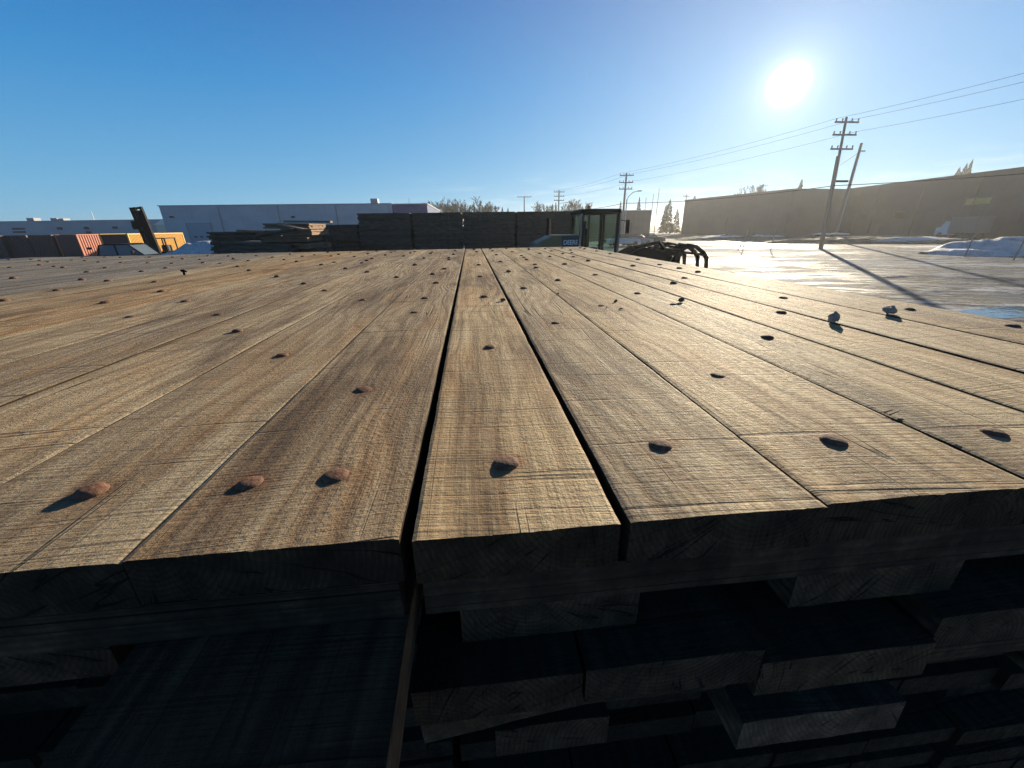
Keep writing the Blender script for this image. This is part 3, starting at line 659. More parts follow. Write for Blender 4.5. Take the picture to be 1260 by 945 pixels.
# engine hood at the rear (left)
hood = MB().prism([(-2.15, 1.05), (-2.2, 1.9), (-2.05, 2.18), (-1.5, 2.42), (-.62, 2.42), (-.62, 1.05)], -.62, .62).build('engine_hood', M_YEL, LD, bevel=.05)
MB().box(-1.22, -.66, -.645, -.622, 1.85, 2.40).build('hood_panel', simple('dark blue panel', (.02, .035, .06), .5), LD)
MB().box(-2.45, -2.15, -1.0, 1.0, .8, 1.5).build('counterweight', M_BLACK, LD, bevel=.05)
MB().box(-2.1, 1.0, -.5, .5, .65, 1.08).build('rear_frame', M_BLACK, LD)
MB().tube([(-1.5, .3, 2.4), (-1.5, .3, 2.95)], .06, 10).build('exhaust_pipe', M_BLACK, LD)
# lettering
fc = bpy.data.curves.new('lettering', 'FONT'); fc.body = 'DEERE'; fc.size = .20; fc.extrude = .004; fc.align_x = 'CENTER'; fc.offset = .004
fo = bpy.data.objects.new('tmp', fc); COL.objects.link(fo); dg = bpy.context.evaluated_depsgraph_get()
me = bpy.data.meshes.new_from_object(fo.evaluated_get(dg)); bpy.data.objects.remove(fo)
lt = bpy.data.objects.new('lettering', me); me.materials.clear(); me.materials.append(M_WHITE); COL.objects.link(lt); lt.parent = LD; lt.location = (-.93, -.655, 2.13); lt.rotation_euler = (R(90), 0, 0)
lt.scale = (.85, 1, 1)
# cab
cabm = MB().box(-.62, .78, -.72, .72, 1.08, 1.70)
cab = cabm.build('cab', M_BLACK, LD, (-.05, 0, 0), bevel=.02); cab.scale = (.86, 1, 1)
MB().box(-.68, .84, -.78, .78, 3.04, 3.19).build('roof', M_BLACK, cab, bevel=.05)
for x in (-.60, .10, .74):
    for y in (-.70, .70): MB().box(x-.04, x+.04, y-.035, y+.035, 1.70, 3.05).build('cab_post', M_BLACK, cab)
MB().box(.775, .825, -.80, -.75, 1.72, 3.06).build('handrail', M_STEEL, cab)
MB().box(-.70, -.66, -.80, -.76, 2.0, 3.05).build('handrail', M_STEEL, cab)
for nm, b in (('window', (-.565, .065, -.705, -.697, 1.72, 3.04)), ('window', (.135, .705, -.705, -.697, 1.72, 3.04)), ('window', (-.565, .065, .697, .705, 1.72, 3.04)), ('window', (.135, .705, .697, .705, 1.72, 3.04)), ('windshield', (.736, .744, -.665, .665, 1.72, 3.04)), ('rear_window', (-.604, -.596, -.665, .665, 1.72, 3.04))):
    MB().box(*b).build(nm, M_GLASS, cab)
st = MB().box(-.25, .2, -.25, .25, 1.72, 2.0); st.box(-.36, -.22, -.25, .25, 1.9, 2.62); st.box(-.34, -.24, -.13, .13, 2.62, 2.85); st.build('seat', M_SEAT, cab, bevel=.04)
sw = MB(); sw.tube([(.58, 0, 1.7), (.44, 0, 2.12)], .035, 8); ring = [(.44+.19*math.cos(a)*.85, .19*math.sin(a), 2.12+.19*math.cos(a)*.45) for a in [k*math.pi/10 for k in range(21)]]; sw.tube(ring, .018, 6, False); sw.build('steering_wheel', M_SEAT, cab)
MB().tube([(.82, -.78, 2.85), (1.0, -1.0, 2.8)], .015, 6).box(.96, 1.02, -1.14, -.94, 2.45, 2.85).build('mirror', M_BLACK, cab)
MB().tube([(-.1, .2, 3.19), (-.1, .2, 3.32)], .06, 10).build('beacon', simple('amber lens', (.6, .25, .02), .3), cab)
# wheels
for x in (-1.35, 1.75):
    for y in (-1.02, 1.02):
        whl = MB(); prof = [(.30, -.26), (.66, -.28), (.74, -.20), (.76, 0), (.74, .20), (.66, .28), (.30, .26)]
        n = 40; vs = []; fs = []
        for k in range(n):
            a = 2*math.pi*k/n
            for r, w_ in prof:
                rr = r + (.02 if (k % 2 and r > .7) else 0); vs.append((rr*math.cos(a), w_, rr*math.sin(a)))
        q = len(prof)
        for k in range(n):
            for i in range(q-1): fs.append((k*q+i, k*q+i+1, ((k+1) % n)*q+i+1, ((k+1) % n)*q+i))
        wo = MB().add(vs, fs).build('wheel', M_RUBBER, LD, (x, y, .76))
        MB().tube([(0, -.2, 0), (0, .2, 0)], .31, 20).build('rim', M_YEL, wo)
    MB().box(x-.85, x+.85, -1.3, 1.3, 1.58, 1.62).build('fender', M_BLACK, LD) if x < 0 else None
# front frame, lift arms
MB().prism([(.95, .6), (.95, 1.3), (1.35, 1.75), (2.1, 1.55), (2.5, 1.0), (2.5, .6)], -.45, .45).build('front_frame', M_BLACK, LD, bevel=.03)
for y in (-.55, .55):
    MB().prism([(1.25, 1.45), (1.15, 1.80), (1.6, 2.0), (2.6, 1.75), (3.0, 1.25), (2.85, 1.05), (2.45, 1.5), (1.6, 1.72)], y-.07, y+.07).build('lift_arm', M_BLACK, LD, bevel=.01)
    MB().tube([(1.4, y*.7, 1.0), (2.5, y*.7, 1.45)], .07, 10).build('hydraulic_cylinder', M_STEEL, LD)
MB().tube([(1.5, 0, 1.95), (2.4, 0, 2.12), (2.8, 0, 1.7)], .07, 10).build('tilt_linkage', M_BLACK, LD)
# grapple
gr = MB()
gr.box(2.55, 2.75, -1.25, 1.25, 1.0, 1.15); gr.box(2.55, 2.72, -1.25, 1.25, 1.72, 1.86); gr.tube([(2.72, -1.25, 1.86), (2.72, 1.25, 1.86)], .08, 10)
for y in (-1.15, -.4, .4, 1.15): gr.box(2.58, 2.70, y-.06, y+.06, 1.1, 1.9)
G = gr.build('grapple', M_BLACK, LD, bevel=.01)
def curved(pts, w, y, name, mat=M_BLACK, half=.045, par=G):
    # flat bar following points in x,z with width w
    top, bot = [], []
    for i, p in enumerate(pts):
        a = Vector(pts[max(0, i-1)]); b = Vector(pts[min(len(pts)-1, i+1)]); t = (b-a).normalized(); nrm = Vector((-t.y, t.x)); ww = w[i]/2
        top.append((p[0]+nrm.x*ww, p[1]+nrm.y*ww)); bot.append((p[0]-nrm.x*ww, p[1]-nrm.y*ww))
    mb = MB()
    for i in range(len(pts)-1): mb.prism([top[i], top[i+1], bot[i+1], bot[i]], y-half, y+half)
    return mb.build(name, mat, par)
for y in (-1.1, -.55, .0, .55, 1.1):
    curved([(2.65, 1.9), (2.5, 1.4), (2.62, .92), (3.0, .66), (3.55, .60), (3.95, .66)], [.2, .22, .22, .18, .14, .05], y, 'lower_tine')
for y, o_ in ((-1.0, 0), (-.45, .0), (.45, .0), (1.0, 0)):
    curved([(2.72, 1.86), (3.05, 2.03), (3.40, 1.99), (3.74, 1.80), (3.90, 1.62), (3.95, 1.30), (3.92, .98)], [.13, .15, .12, .12, .15, .11, .08], y, 'clamp_finger', half=.035)
G.scale = (.85, 1, 1); G.location = (.34, 0, 0)
for y in (-.72, .72): MB().tube([(2.62, y, 1.5), (3.1, y, 2.0), (3.4, y, 2.05)], [.07, .05, .03], 8).build('hydraulic_cylinder', M_STEEL, G)
MB().box(3.0, 3.12, -1.05, 1.05, 1.93, 2.00).build('clamp_crossbar', M_BLACK, G)
MB().box(3.74, 3.84, -1.05, 1.05, 1.70, 1.78).build('clamp_crossbar', M_BLACK, G)

# ------------------------------------------------------------------ left: containers, pickup, forklift
def container(px0, px1, Y, mat, label, dep=2.44, h=2.59, white=False, rz=0, n=None):
    a, b = at(px0, 300, Y=Y), at(px1, 300, Y=Y); w = b.x-a.x
    root = thing('shipping_container', label, 'container', (a.x, Y, 0), rz, 'containers across the yard on the left')
    n = n or int(w/.28); mb = MB(); pts = []
    for i in range(n):
        x = .1+(w-.2)*i/n; q = (w-.2)/n
        pts += [(x, .03), (x+q*.35, .03), (x+q*.5, .075), (x+q*.85, .075)]
    pts.append((w-.1, .03)); m_ = len(pts)
    for y, s_ in ((0, 1), (dep, -1)):
        mb.add([(p[0], y+s_*p[1], z) for z in (.12, h-.08) for p in pts], [(i, i+1, m_+i+1, m_+i) for i in range(m_-1)])
    mb.box(.02, w-.02, .08, dep-.08, h-.07, h-.03); mb.box(0.02, .06, .05, dep-.05, .1, h-.1); mb.box(w-.06, w-.02, .05, dep-.05, .1, h-.1)
    mb.build('side_panel', mat, root)
    fr = MB()
    for x in (0, w-.12):
        for y in (0, dep-.12): fr.box(x, x+.12, y, y+.12, .002, h)
    for y in (0, dep-.1):
        fr.box(.12, w-.12, y, y+.1, h-.1, h-.002); fr.box(.12, w-.12, y, y+.1, .03, .15)
    for x in (0, w-.1):
        fr.box(x, x+.1, .12, dep-.12, h-.1, h-.002)
    fr.build('corner_frame', mat, root)
    if white: MB().box(w*.60, w*.82, -.006, .024, h-.75, h-.18).build('placard', M_LABEL, root)
    return root
container(-42, 4, 56, M_BROWNC, 'dark brown container cut by the left edge of the view')
container(6, 36, 56.5, M_MAROON, 'maroon container left of the middle one in the dark row')
container(38, 67, 56, M_MAROON, 'maroon container in the middle of the dark row')
container(69, 96, 56.5, M_BROWNC, 'dark brown container touching the rust orange one')
def turned(px0, px1, Lc, mat, label, h, n, white=False):
    r0 = at(px0, 300, Y=1).x; r1 = at(px1, 300, Y=1).x; Yn = Lc/(r0/r1-1); x = r0*Yn
    root = thing('shipping_container', label, 'container', (x, Yn, 0), 0, 'containers across the yard on the left')
    mb = MB(); pts = []
    for i in range(n):
        y = .1+(Lc-.2)*i/n; q = (Lc-.2)/n; pts += [(-.03, y), (-.03, y+q*.35), (-.09, y+q*.5), (-.09, y+q*.85)]
    pts.append((-.03, Lc-.1)); m_ = len(pts)
    for sx_, o_ in ((1, 0), (-1, -2.44)):
        mb.add([(o_+sx_*p[0], p[1], z) for z in (.12, h-.08) for p in pts], [(i, i+1, m_+i+1, m_+i) for i in range(m_-1)])
    mb.box(-2.36, -.08, .02, Lc-.02, h-.07, h-.03); mb.box(-2.38, -.06, Lc-.08, Lc-.03, .1, h-.1)
    mb.build('side_panel', mat, root)
    fr = MB()
    for y in (0, Lc-.12):
        for xx in (-2.44, -.12): fr.box(xx, xx+.12, y, y+.12, .002, h)
    for xx in (-2.44, -.1):
        fr.box(xx, xx+.1, .12, Lc-.12, h-.1, h-.002); fr.box(xx, xx+.1, .12, Lc-.12, .03, .15)
    fr.build('corner_frame', mat, root)
    MB().box(-2.38, -.08, .03, .08, .1, h-.1).build('door_end', M_MAROON, root)
    if white: MB().box(-.03, .006, Lc*.62, Lc*.84, h-.95, h-.25).build('placard', M_LABEL, root)
turned(98, 149, 6.06, M_ORANGE, 'rust orange container with a white placard', 2.59, 17, True)
turned(161, 229, 7.5, M_YELC, 'yellow container behind the forklift mast and snow pile', 2.62, 46)
for q in ((28, 290), (150, 291)): pass

pk = thing('pickup_truck', 'black pickup truck whose cab shows over the left mats', 'pickup', (-26.6, 32, 0), 0)
MB().prism([(-1.9, .45), (-1.9, 1.15), (.1, 1.2), (3.2, 1.2), (4.1, 1.1), (4.2, .5), (4.0, .4)], -.0, 1.9).build('body', M_BLACK, pk, bevel=.05)
MB().prism([(.25, 1.9), (.75, 1.98), (2.0, 1.98), (2.35, 1.9), (2.2, 1.87), (.35, 1.87)], .12, 1.78).build('roof', M_BLACK, pk, bevel=.03)
pl = MB()
for y in (.10, 1.74):
    for a, b in (((.05, 1.2), (.32, 1.9)), ((1.35, 1.2), (1.35, 1.9)), ((3.05, 1.2), (2.25, 1.9))): pl.prism([(a[0]-.05, a[1]), (a[0]+.06, a[1]), (b[0]+.05, b[1]), (b[0]-.05, b[1])], y, y+.05); pl.build('pillar', M_BLACK, pk); pl = MB()

for y in (.12, 1.76): MB().prism([(.15, 1.2), (1.3, 1.2), (1.3, 1.88), (.38, 1.88)], y, y+.01).build('window', M_PKGLASS, pk); MB().prism([(1.41, 1.2), (2.98, 1.2), (2.22, 1.88), (1.41, 1.88)], y, y+.01).build('window', M_PKGLASS, pk)
MB().add([(3.02, .18, 1.2), (3.02, 1.72, 1.2), (2.26, 1.72, 1.89), (2.26, .18, 1.89)], [(0, 1, 2, 3)]).build('windshield', M_PKGLASS, pk)
MB().box(2.55, 2.68, -.28, -.02, 1.25, 1.5).build('mirror', M_BLACK, pk, bevel=.03)
MB().box(-.25, -.05, -.20, -.02, 1.62, 1.78).build('mirror', M_BLACK, pk, bevel=.03)
for x in (-1.0, 3.1):
    for y in (.1, 1.8): MB().tube([(x, y-.12, .4), (x, y+.12, .4)], .4, 24).build('wheel', M_RUBBER, pk)

fk = thing('forklift', 'forklift with tall leaning black mast before the yellow container', 'forklift', (-25.3, 36, 0))
lean = Matrix.Translation((0, 0, 0)) @ Matrix.Rotation(R(-5), 4, 'Y')
ms = MB()
for x in (-.42, -.16, .30): ms.box(x-.07, x+.09, -.12, .08, .15, 4.55, lean)
ms.box(-.44, .16, -.03, .02, .2, 4.30, lean)
for z in (.5, 1.6, 2.7, 3.6, 4.40): ms.box(-.42, .30, -.06, .04, z, z+.14, lean)
ms.box(-.30, -.02, .0, .05, .2, 3.4, lean)
mst = ms.build('mast', M_BLACK, fk)
ms2 = MB(); ms2.box(-.75, .3, -.18, -.13, 3.1, 3.6, lean); ms2.box(-.78, -.55, -.2, .05, 3.0, 3.35, lean); ms2.build('carriage', M_BLACK, fk)
MB().tube([lean @ Vector((-.28, -.02, .3)), lean @ Vector((-.28, -.02, 4.2))], .04, 8).build('lift_cylinder', M_STEEL, fk)
MB().box(-.85, .75, .25, 2.4, .35, 1.2).build('body', M_BLACK, fk, bevel=.06)
gd = MB()
for x in (-.5, .5):
    for y in (.5, 1.7): gd.box(x-.04, x+.04, y-.04, y+.04, 1.2, 2.2)
gd.box(-.56, .56, .44, 1.76, 2.2, 2.26); gd.build('overhead_guard', M_BLACK, fk)
MB().box(-.25, .25, 1.0, 1.5, 1.2, 1.7).build('seat', M_SEAT, fk, bevel=.05)
for x in (-.6, .6):
    for y in (.4, 2.1): MB().tube([(x-.13, y, .36), (x+.13, y, .36)], .36, 20).build('wheel', M_RUBBER, fk)

# ------------------------------------------------------------------ buildings
def facade_box(root, x0, x1, y0, y1, h, mat, name='wall', z0=0): return MB().box(x0, x1, y0, y1, z0, h).build(name, mat, root)
bw = thing('warehouse', 'tall pale grey warehouse with a blue end panel behind the stacks', 'warehouse', (-53.5, 80, 0))
facade_box(bw, 0, 39.6, 0, 34, 6.85, M_SIDE); facade_box(bw, 39.6, 45.9, -.15, 33.8, 6.75, M_BLUE, 'blue_panel', 1.0 if False else 0)
MB().box(-.15, 39.6, -.12, 34.1, 6.852, 7.0).box(39.62, 46.05, -.3, 34, 6.752, 6.9).build('roof_trim', M_ROOF, bw)
dr = MB().box(3.7, 7.5, -.06, -.01, 0, 3.9).build('door', M_DOOR, bw)
MB().box(3.5, 3.68, -.1, -.01, 0, 4.1).box(7.52, 7.7, -.1, -.01, 0, 4.1).box(3.5, 7.7, -.1, -.01, 3.92, 4.1).build('frame', M_ROOF, dr)
for x in (4.3, 5.3, 6.3): MB().box(x, x+.55, -.08, -.05, 1.65, 2.0).build('pane', M_CARGLASS, dr)
u = at(461, 248, Y=84)-Vector((-53.5, 80, 0)); MB().box(u.x-.65, u.x+.65, 3.5, 5, 7.0, 8.0).build('roof_unit', M_ROOF, bw)
for px in (212, 361): 
    q = at(px, 267, Y=80)-Vector((-53.5, 80, 0)); MB().box(q.x-.25, q.x+.25, -.35, -.01, q.z-.12, q.z+.12).build('wall_lamp', M_BLACK, bw)
MB().tube([(42.3, 3, 6.8), (42.3, 3, 8.0)], .04, 5).build('antenna', M_STEEL, bw)
lw = thing('warehouse', 'long low grey warehouse behind the containers on the left', 'warehouse', (-140, 128, 0))
facade_box(lw, 0, 62, 0, 40, 5.85, M_SIDE2); MB().box(-.2, 62.2, -.15, 40.2, 5.852, 6.05).build('roof_trim', M_ROOF, lw)
for px, w_, h_ in ((37, 1.8, .8), (66, 1.6, .7), (75, 1.2, .6)):
    q = at(px, 270, Y=130)+Vector((140, 0, 0)); MB().box(q.x-w_/2, q.x+w_/2, 2, 4, 6.05, 6.05+h_).build('roof_unit', M_ROOF, lw)
for px, py in ((23, 281.5), (24, 285.5)):
    q = at(px, py, Y=128)+Vector((140, 0, 0)); MB().box(q.x-1.6, q.x+1.6, -.06, -.01, q.z-.22, q.z+.22).build('louvre', M_BLACK, lw)
for px, py in ((74, 281), (107, 280.5), (142, 280), (110, 286)):
    q = at(px, py, Y=128)+Vector((140, 0, 0)); MB().box(q.x-.5, q.x+.5, -.4, -.01, q.z-.3, q.z+.3).build('wall_lamp', M_BLACK, lw)
for x in (9.5, 19.5, 29.5, 38.9): MB().box(x, x+.14, -.16, -.02, .2, 6.7).build('downpipe', M_ROOF, bw)
q = at(115, 268, Y=131)+Vector((140, 0, 0)); MB().tube([(q.x, 3, 5.9), (q.x, 3, 8.4)], .06, 5).build('antenna', M_STEEL, lw)
cs = thing('storage_hall', 'pale cream roofed hall seen between the mast and the tall warehouse', 'hall', (-86, 125, 0))
facade_box(cs, 0, 14, 0, 20, 4.6, M_CREAM); MB().prism([(-.3, 4.6), (14.3, 4.6), (11, 6.3), (3, 6.3)], -.2, 20.2).build('roof', M_WHITE, cs)
# centre far building and the brown buildings on the right
fb = thing('depot', 'low taupe depot behind the lamp pole in the centre distance', 'depot', (24, 92, 0))
facade_box(fb, 0, 16.8, 0, 25, 5.6, M_TAN2); MB().box(-.1, 16.9, -.1, 25.1, 5.602, 5.75).build('roof_trim', M_ROOF, fb)
for x in (2.0, 6.0, 10.0): MB().box(x, x+2.6, -.06, -.01, 0, 3.2).build('door', M_BROWNC, fb)
def long_wall(name, label, a, b, h, depth, mat, cat, doors=()):
    a, b = Vector((a[0], a[1], 0)), Vector((b[0], b[1], 0)); d = b-a; Lw = d.length; rz = math.atan2(d.y, d.x)
    root = thing(name, label, cat, a, rz)
    facade_box(root, 0, Lw, 0, depth, h, mat); MB().box(-.12, Lw+.12, -.12, depth+.1, h+.002, h+.22).build('roof_trim', M_TAN2, root)
    for x, w_, z0, z1, nm, mt in doors: MB().box(x, x+w_, -.07, -.01, z0, z1).build(nm, mt, root)
    return root
long_wall('warehouse', 'brown warehouse running back in the haze left of the leaning poles', (62, 118), (66.5, 83), 8.9, 40, M_TAN, 'warehouse', [(4, 4, 0, 4, 'door', M_GDOOR), (14, 4, 0, 4, 'door', M_GDOOR), (24, 3, 0, 3, 'door', M_GDOOR)])
long_wall('warehouse_annex', 'lower brown annex between the two long brown warehouses', (67.2, 83.2), (78, 84), 7.4, 25, M_TAN2, 'annex')
wh = long_wall('warehouse', 'nearest long brown warehouse at the right edge with an amber sign', (86, 96), (74.5, 34), 9.3, 45, M_TAN, 'warehouse', [(8, 4, 0, 4.2, 'door', M_GDOOR), (18, 1.2, 0, 2.2, 'door', M_GDOOR), (29, 4, 0, 4.2, 'door', M_GDOOR), (22, 2.4, 3, 4.2, 'window', M_CARGLASS), (12.5, 2.4, 3, 4.2, 'window', M_CARGLASS), (35.2, 3.8, 4.9, 5.8, 'sign', M_SIGN)])
for x in (6.5, 16.5, 26.5, 36.5, 46.5): MB().box(x, x+.16, -.2, -.03, .2, 9.2).build('downpipe', M_TAN2, wh)
# light truck parked by the nearest warehouse
tr = thing('box_truck', 'pale truck parked against the near brown warehouse under the amber sign', 'truck', (73.5, 55.5, 0), R(80))
MB().box(-2.6, 1.4, -1.1, 1.1, .9, 3.1).build('cargo_box', simple('grey truck box', (.16, .16, .16), .6), tr, bevel=.03)
MB().prism([(1.5, .6), (1.5, 2.5), (2.3, 2.5), (2.85, 1.7), (3.5, 1.55), (3.6, .6)], -1.0, 1.0).build('cab', M_WHITE, tr, bevel=.05)
MB().add([(2.34, -.85, 2.46), (2.34, .85, 2.46), (2.86, .85, 1.76), (2.86, -.85, 1.76)], [(0, 1, 2, 3)]).build('windshield', M_CARGLASS, tr)
for x in (-1.6, 2.6):
    for y in (-.95, .95): MB().tube([(x, y-.13, .45), (x, y+.13, .45)], .45, 18).build('wheel', M_RUBBER, tr)

# ------------------------------------------------------------------ poles and wires
def util_pole(label, loc, h, arms, r=.17, tilt=(0, 0), rz=0, extra=None):
    root = thing('utility_pole', label, 'utility pole', loc, rz)
    tx, ty = tilt
    def P(z, x=0, y=0): return (x+tx*z, y+ty*z, z)
    MB().tube([P(0), P(h*.5), P(h)], [r, r*.85, r*.65], 10).build('pole', M_POLE, root, smooth=True)
    for z, w_ in arms:
        mb = MB(); c = P(z); mb.box(c[0]-w_/2, c[0]+w_/2, c[1]-.20, c[1]-.10, z-.07, z+.07); a = mb.build('crossarm', M_POLE, root)
        for x in (-w_/2+.1, -w_/5, w_/5, w_/2-.1): MB().tube([(c[0]+x, c[1]-.15, z+.07), (c[0]+x, c[1]-.15, z+.30)], [.05, .07], 6).build('insulator', M_STEEL, a)
    return root
P1 = at(771, 213, Y=68); P2 = at(688, 234, Y=100); P3 = at(1042, 144, Y=41)
b1 = Vector((P1.x, 68, 0)); b2_ = Vector((P2.x, 100, 0)); b3_ = Vector((P3.x+1.0, 41, 0))
util_pole('utility pole with a curved lamp arm behind the loader cab', b1, P1.z, [(P1.z-.35, 2.3), (P1.z-1.35, 2.3), (P1.z-2.3, 2.2)], .2)
util_pole('small three arm utility pole above the far mat stack beside the loader', b2_, P2.z, [(P2.z-.4, 2.5), (P2.z-1.3, 2.5), (P2.z-2.2, 2.4)], .2)
up3 = util_pole('tall leaning utility pole with three crossarms under the sun', b3_, P3.z, [(P3.z-.45, 2.5), (P3.z-1.5, 2.5), (P3.z-2.7, 2.4)], .16, (-.085, 0))
MB().tube([(-.45, -.25, 0), (-.42-.085*(P3.z-3.3), -.22, P3.z-3.3)], [.09, .06], 8).build('riser_pole', M_POLE, up3)
P4 = at(1060, 176, Y=58)
up4 = util_pole('bare leaning pole with a short bracket right of the tall one', Vector((P4.x-.1, 58, 0)), P4.z, [], .25, (.01, 0))
MB().box(.05, 1.0, -.06, .06, P4.z-1.05, P4.z-.9).build('bracket', M_LAMP, up4)
P5 = at(645, 241, Y=120)
util_pole('short T shaped pole over the far stacks below the spruces', Vector((P5.x, 120, 0)), P5.z, [(P5.z-.3, 4.0)], .2)
P6 = at(977, 226, Y=130); 
for px, py, Y, lb in ((845, 239, 125, 'thin crossarm pole above the left corner of the brown warehouse'), (940, 226, 115, 'thin crossarm pole behind the brown warehouse roof'), (610, 255, 160, 'faint far pole among the spruce tops')):
    p = at(px, py, Y=Y); util_pole(lb, Vector((p.x, Y, 0)), p.z, [(p.z-.6, 2.2)], .16)
for px, py, Y, lb in ((795, 243, 110, 'thin bare mast left of the sun streaked trees'), (804, 239, 110, 'second thin bare mast in the centre distance'), (811, 232, 112, 'tallest thin bare mast in the centre distance')):
    p = at(px, py, Y=Y); tagp(MB().tube([(0, 0, 0), (.05, 0, p.z)], [.12, .07], 6).build('mast', M_POLE, loc=(p.x, Y, 0)), lb, 'mast')
# street lamps
def street_lamp(px, py, Y, label, reach=2.4):
    p = at(px, py, Y=Y); root = thing('street_lamp', label, 'street lamp', (p.x-reach, Y, 0))
    MB().tube([(0, 0, 0), (0, 0, p.z-1.2)], [.11, .08], 8).build('pole', M_LAMP, root)
    MB().tube([(0, 0, p.z-1.4), (.2, 0, p.z-.8), (.9, 0, p.z-.2), (reach, 0, p.z)], .05, 6).build('arm', M_LAMP, root)
    MB().box(reach-.1, reach+.6, -.13, .13, p.z-.08, p.z+.07).build('lamp_head', M_LAMP, root, bevel=.02)
street_lamp(785, 235, 67, 'curved arm street lamp beside the utility pole behind the loader', 1.7)
street_lamp(697, 249, 98, 'small street lamp right of the three arm pole')
def wire(pts, label, sag=.8, r=.011, group='overhead power lines'):
    mb = MB(); path = []
    for (a, b) in zip(pts[:-1], pts[1:]):
        for k in range(17):
            t = k/16; p = a.lerp(b, t); p.z -= sag*4*t*(1-t)*((b-a).length/60)
            if not path or (p-path[-1]).length > .01: path.append(p)
    tagp(mb.tube(path, r, 5, False).build('power_line', M_BLACK), label, 'power line', group)
P7 = at(1262, 86, Y=24)
for i, (dx, dz, lb) in enumerate([(-1.1, -.05, 'upper power line, left strand from the tall leaning pole to the centre poles'), (1.1, -.05, 'upper power line, right strand from the tall leaning pole to the centre poles'), (1.1, -1.15, 'middle level power line strung from the second crossarm')]):
    wire([b2_+Vector((dx, -.15, P2.z+dz)), b1+Vector((dx, -.15, P1.z+dz)), b3_+Vector((dx-1.0, -.15, P3.z+dz-.1)), P7+Vector((dx*1.3+8, -10, dz+1.5))], lb, .7)
wire([b2_+Vector((0, 0, 6.2)), b1+Vector((0, 0, 6.0)), b3_+Vector((-.5, -.2, 6.1)), Vector((62, 20, 7.5))], 'low thick communication cable sagging past the brown roofs', .8, .035)
g1, g2 = at(1034, 203, Y=41), at(1056, 188, Y=58); wire([g1, g2], 'short slanted stay wire joining the two leaning poles', 0, .03)
tagp(MB().tube([at(1029, 223, Y=41), at(1043, 223, Y=41.2)], .10, 8).build('cable_closure', M_BLACK), 'dark splice box hanging on the low cable by the tall pole', 'splice box')

# ------------------------------------------------------------------ trees
def bare_tree(loc, h, seed, label, dense=1.0, group='bare trees on the horizon'):
    rnd = random.Random(seed); root = thing('bare_tree', label, 'bare tree', loc, 0, group)
    tr_, cr_ = MB(), MB()
    th = h*.28
    tr_.tube([(0, 0, -.1), (rnd.uniform(-.1, .1), 0, th)], [h*.022, h*.016], 6)
    def br(p, d, l, r, lev):
        q = p + d*l; mid = p + d*l*.5 + Vector((rnd.uniform(-1, 1), rnd.uniform(-1, 1), 0))*l*.05
        cr_.tube([p, mid, q], [r, r*.8, r*.55], 4 if lev < 2 else 3, False)
        if lev >= 4: return
        for _ in range(3 if lev < 3 else int(4*dense)):
            a = Vector((rnd.gauss(0, 1), rnd.gauss(0, 1), rnd.gauss(.35, .5))).normalized()
            nd = (d*1.1 + a*.75).normalized(); s_ = rnd.uniform(.35, 1)
            br(p + d*l*s_, nd, l*rnd.uniform(.5, .72), max(r*.6, .055), lev+1)
    for k in range(6):
        a = 2*math.pi*k/6+rnd.uniform(-.4, .4); d = Vector((math.cos(a)*.62, math.sin(a)*.62, 1)).normalized()
        br(Vector((0, 0, th*rnd.uniform(.75, 1))), d, h*.31, h*.010, 0)
    tr_.build('trunk', M_TWIG, root); cr_.build('crown', M_TWIG, root)
def spruce(loc, h, seed, label, w=.2, group='spruces on the horizon', mat=None):
    rnd = random.Random(seed); root = thing('spruce_tree', label, 'spruce', loc, 0, group)
    MB().tube([(0, 0, -.1), (0, 0, h*.97)], [h*.014, .015], 6).build('trunk', M_TWIG, root)
    c = MB(); n = int(190+h*14)
    for k in range(n):
        t = (k+.5)/n; t = .08+.92*t**.9; z = h*t; r = h*w*(1-t)**.8*(.55+.6*rnd.random()) + .05; a = rnd.uniform(0, 6.283)
        tip = Vector((math.cos(a)*r, math.sin(a)*r, z-r*.28)); ro = Vector((0, 0, z)); side_ = Vector((-math.sin(a), math.cos(a), 0))*(.07*h*(1-t)**.6*.45+.05)
        midp = ro.lerp(tip, .55)+Vector((0, 0, .02*h*rnd.random()))
        c.add([ro, midp+side_, tip, midp-side_], [(0, 1, 2, 3)]); c.add([midp+Vector((0, 0, .02*h)), tip+side_*.3, midp-Vector((0, 0, .025*h))], [(0, 1, 2)])
    c.build('crown', mat or M_NEEDLE, root)
for i, (px, py, lb) in enumerate([(540, 250, 'leftmost bare tree beside the blue warehouse wall'), (549, 249, 'second bare tree right of the blue wall'), (560, 247, 'tallest bare tree with a wide fine crown'), (570, 251, 'small bare tree between the tallest one and the dark spruce'), (590, 249, 'bare tree right of the dark narrow spruce'), (597, 252, 'bare tree last in the row toward the far poles'),
                               (670, 252, 'lone bare tree left of the three arm pole'), (705, 247, 'rounded bare tree above the loader hood'), (713, 250, 'bare tree beside the cab roof'), (932, 231, 'bare bush top behind the brown warehouse roof')]):
    Y = 130+(i*13) % 25 if i != 9 else 122; p = at(px, py, Y=Y); bare_tree((p.x, Y, 0), p.z*1.3, 40+i, lb, 1.0)
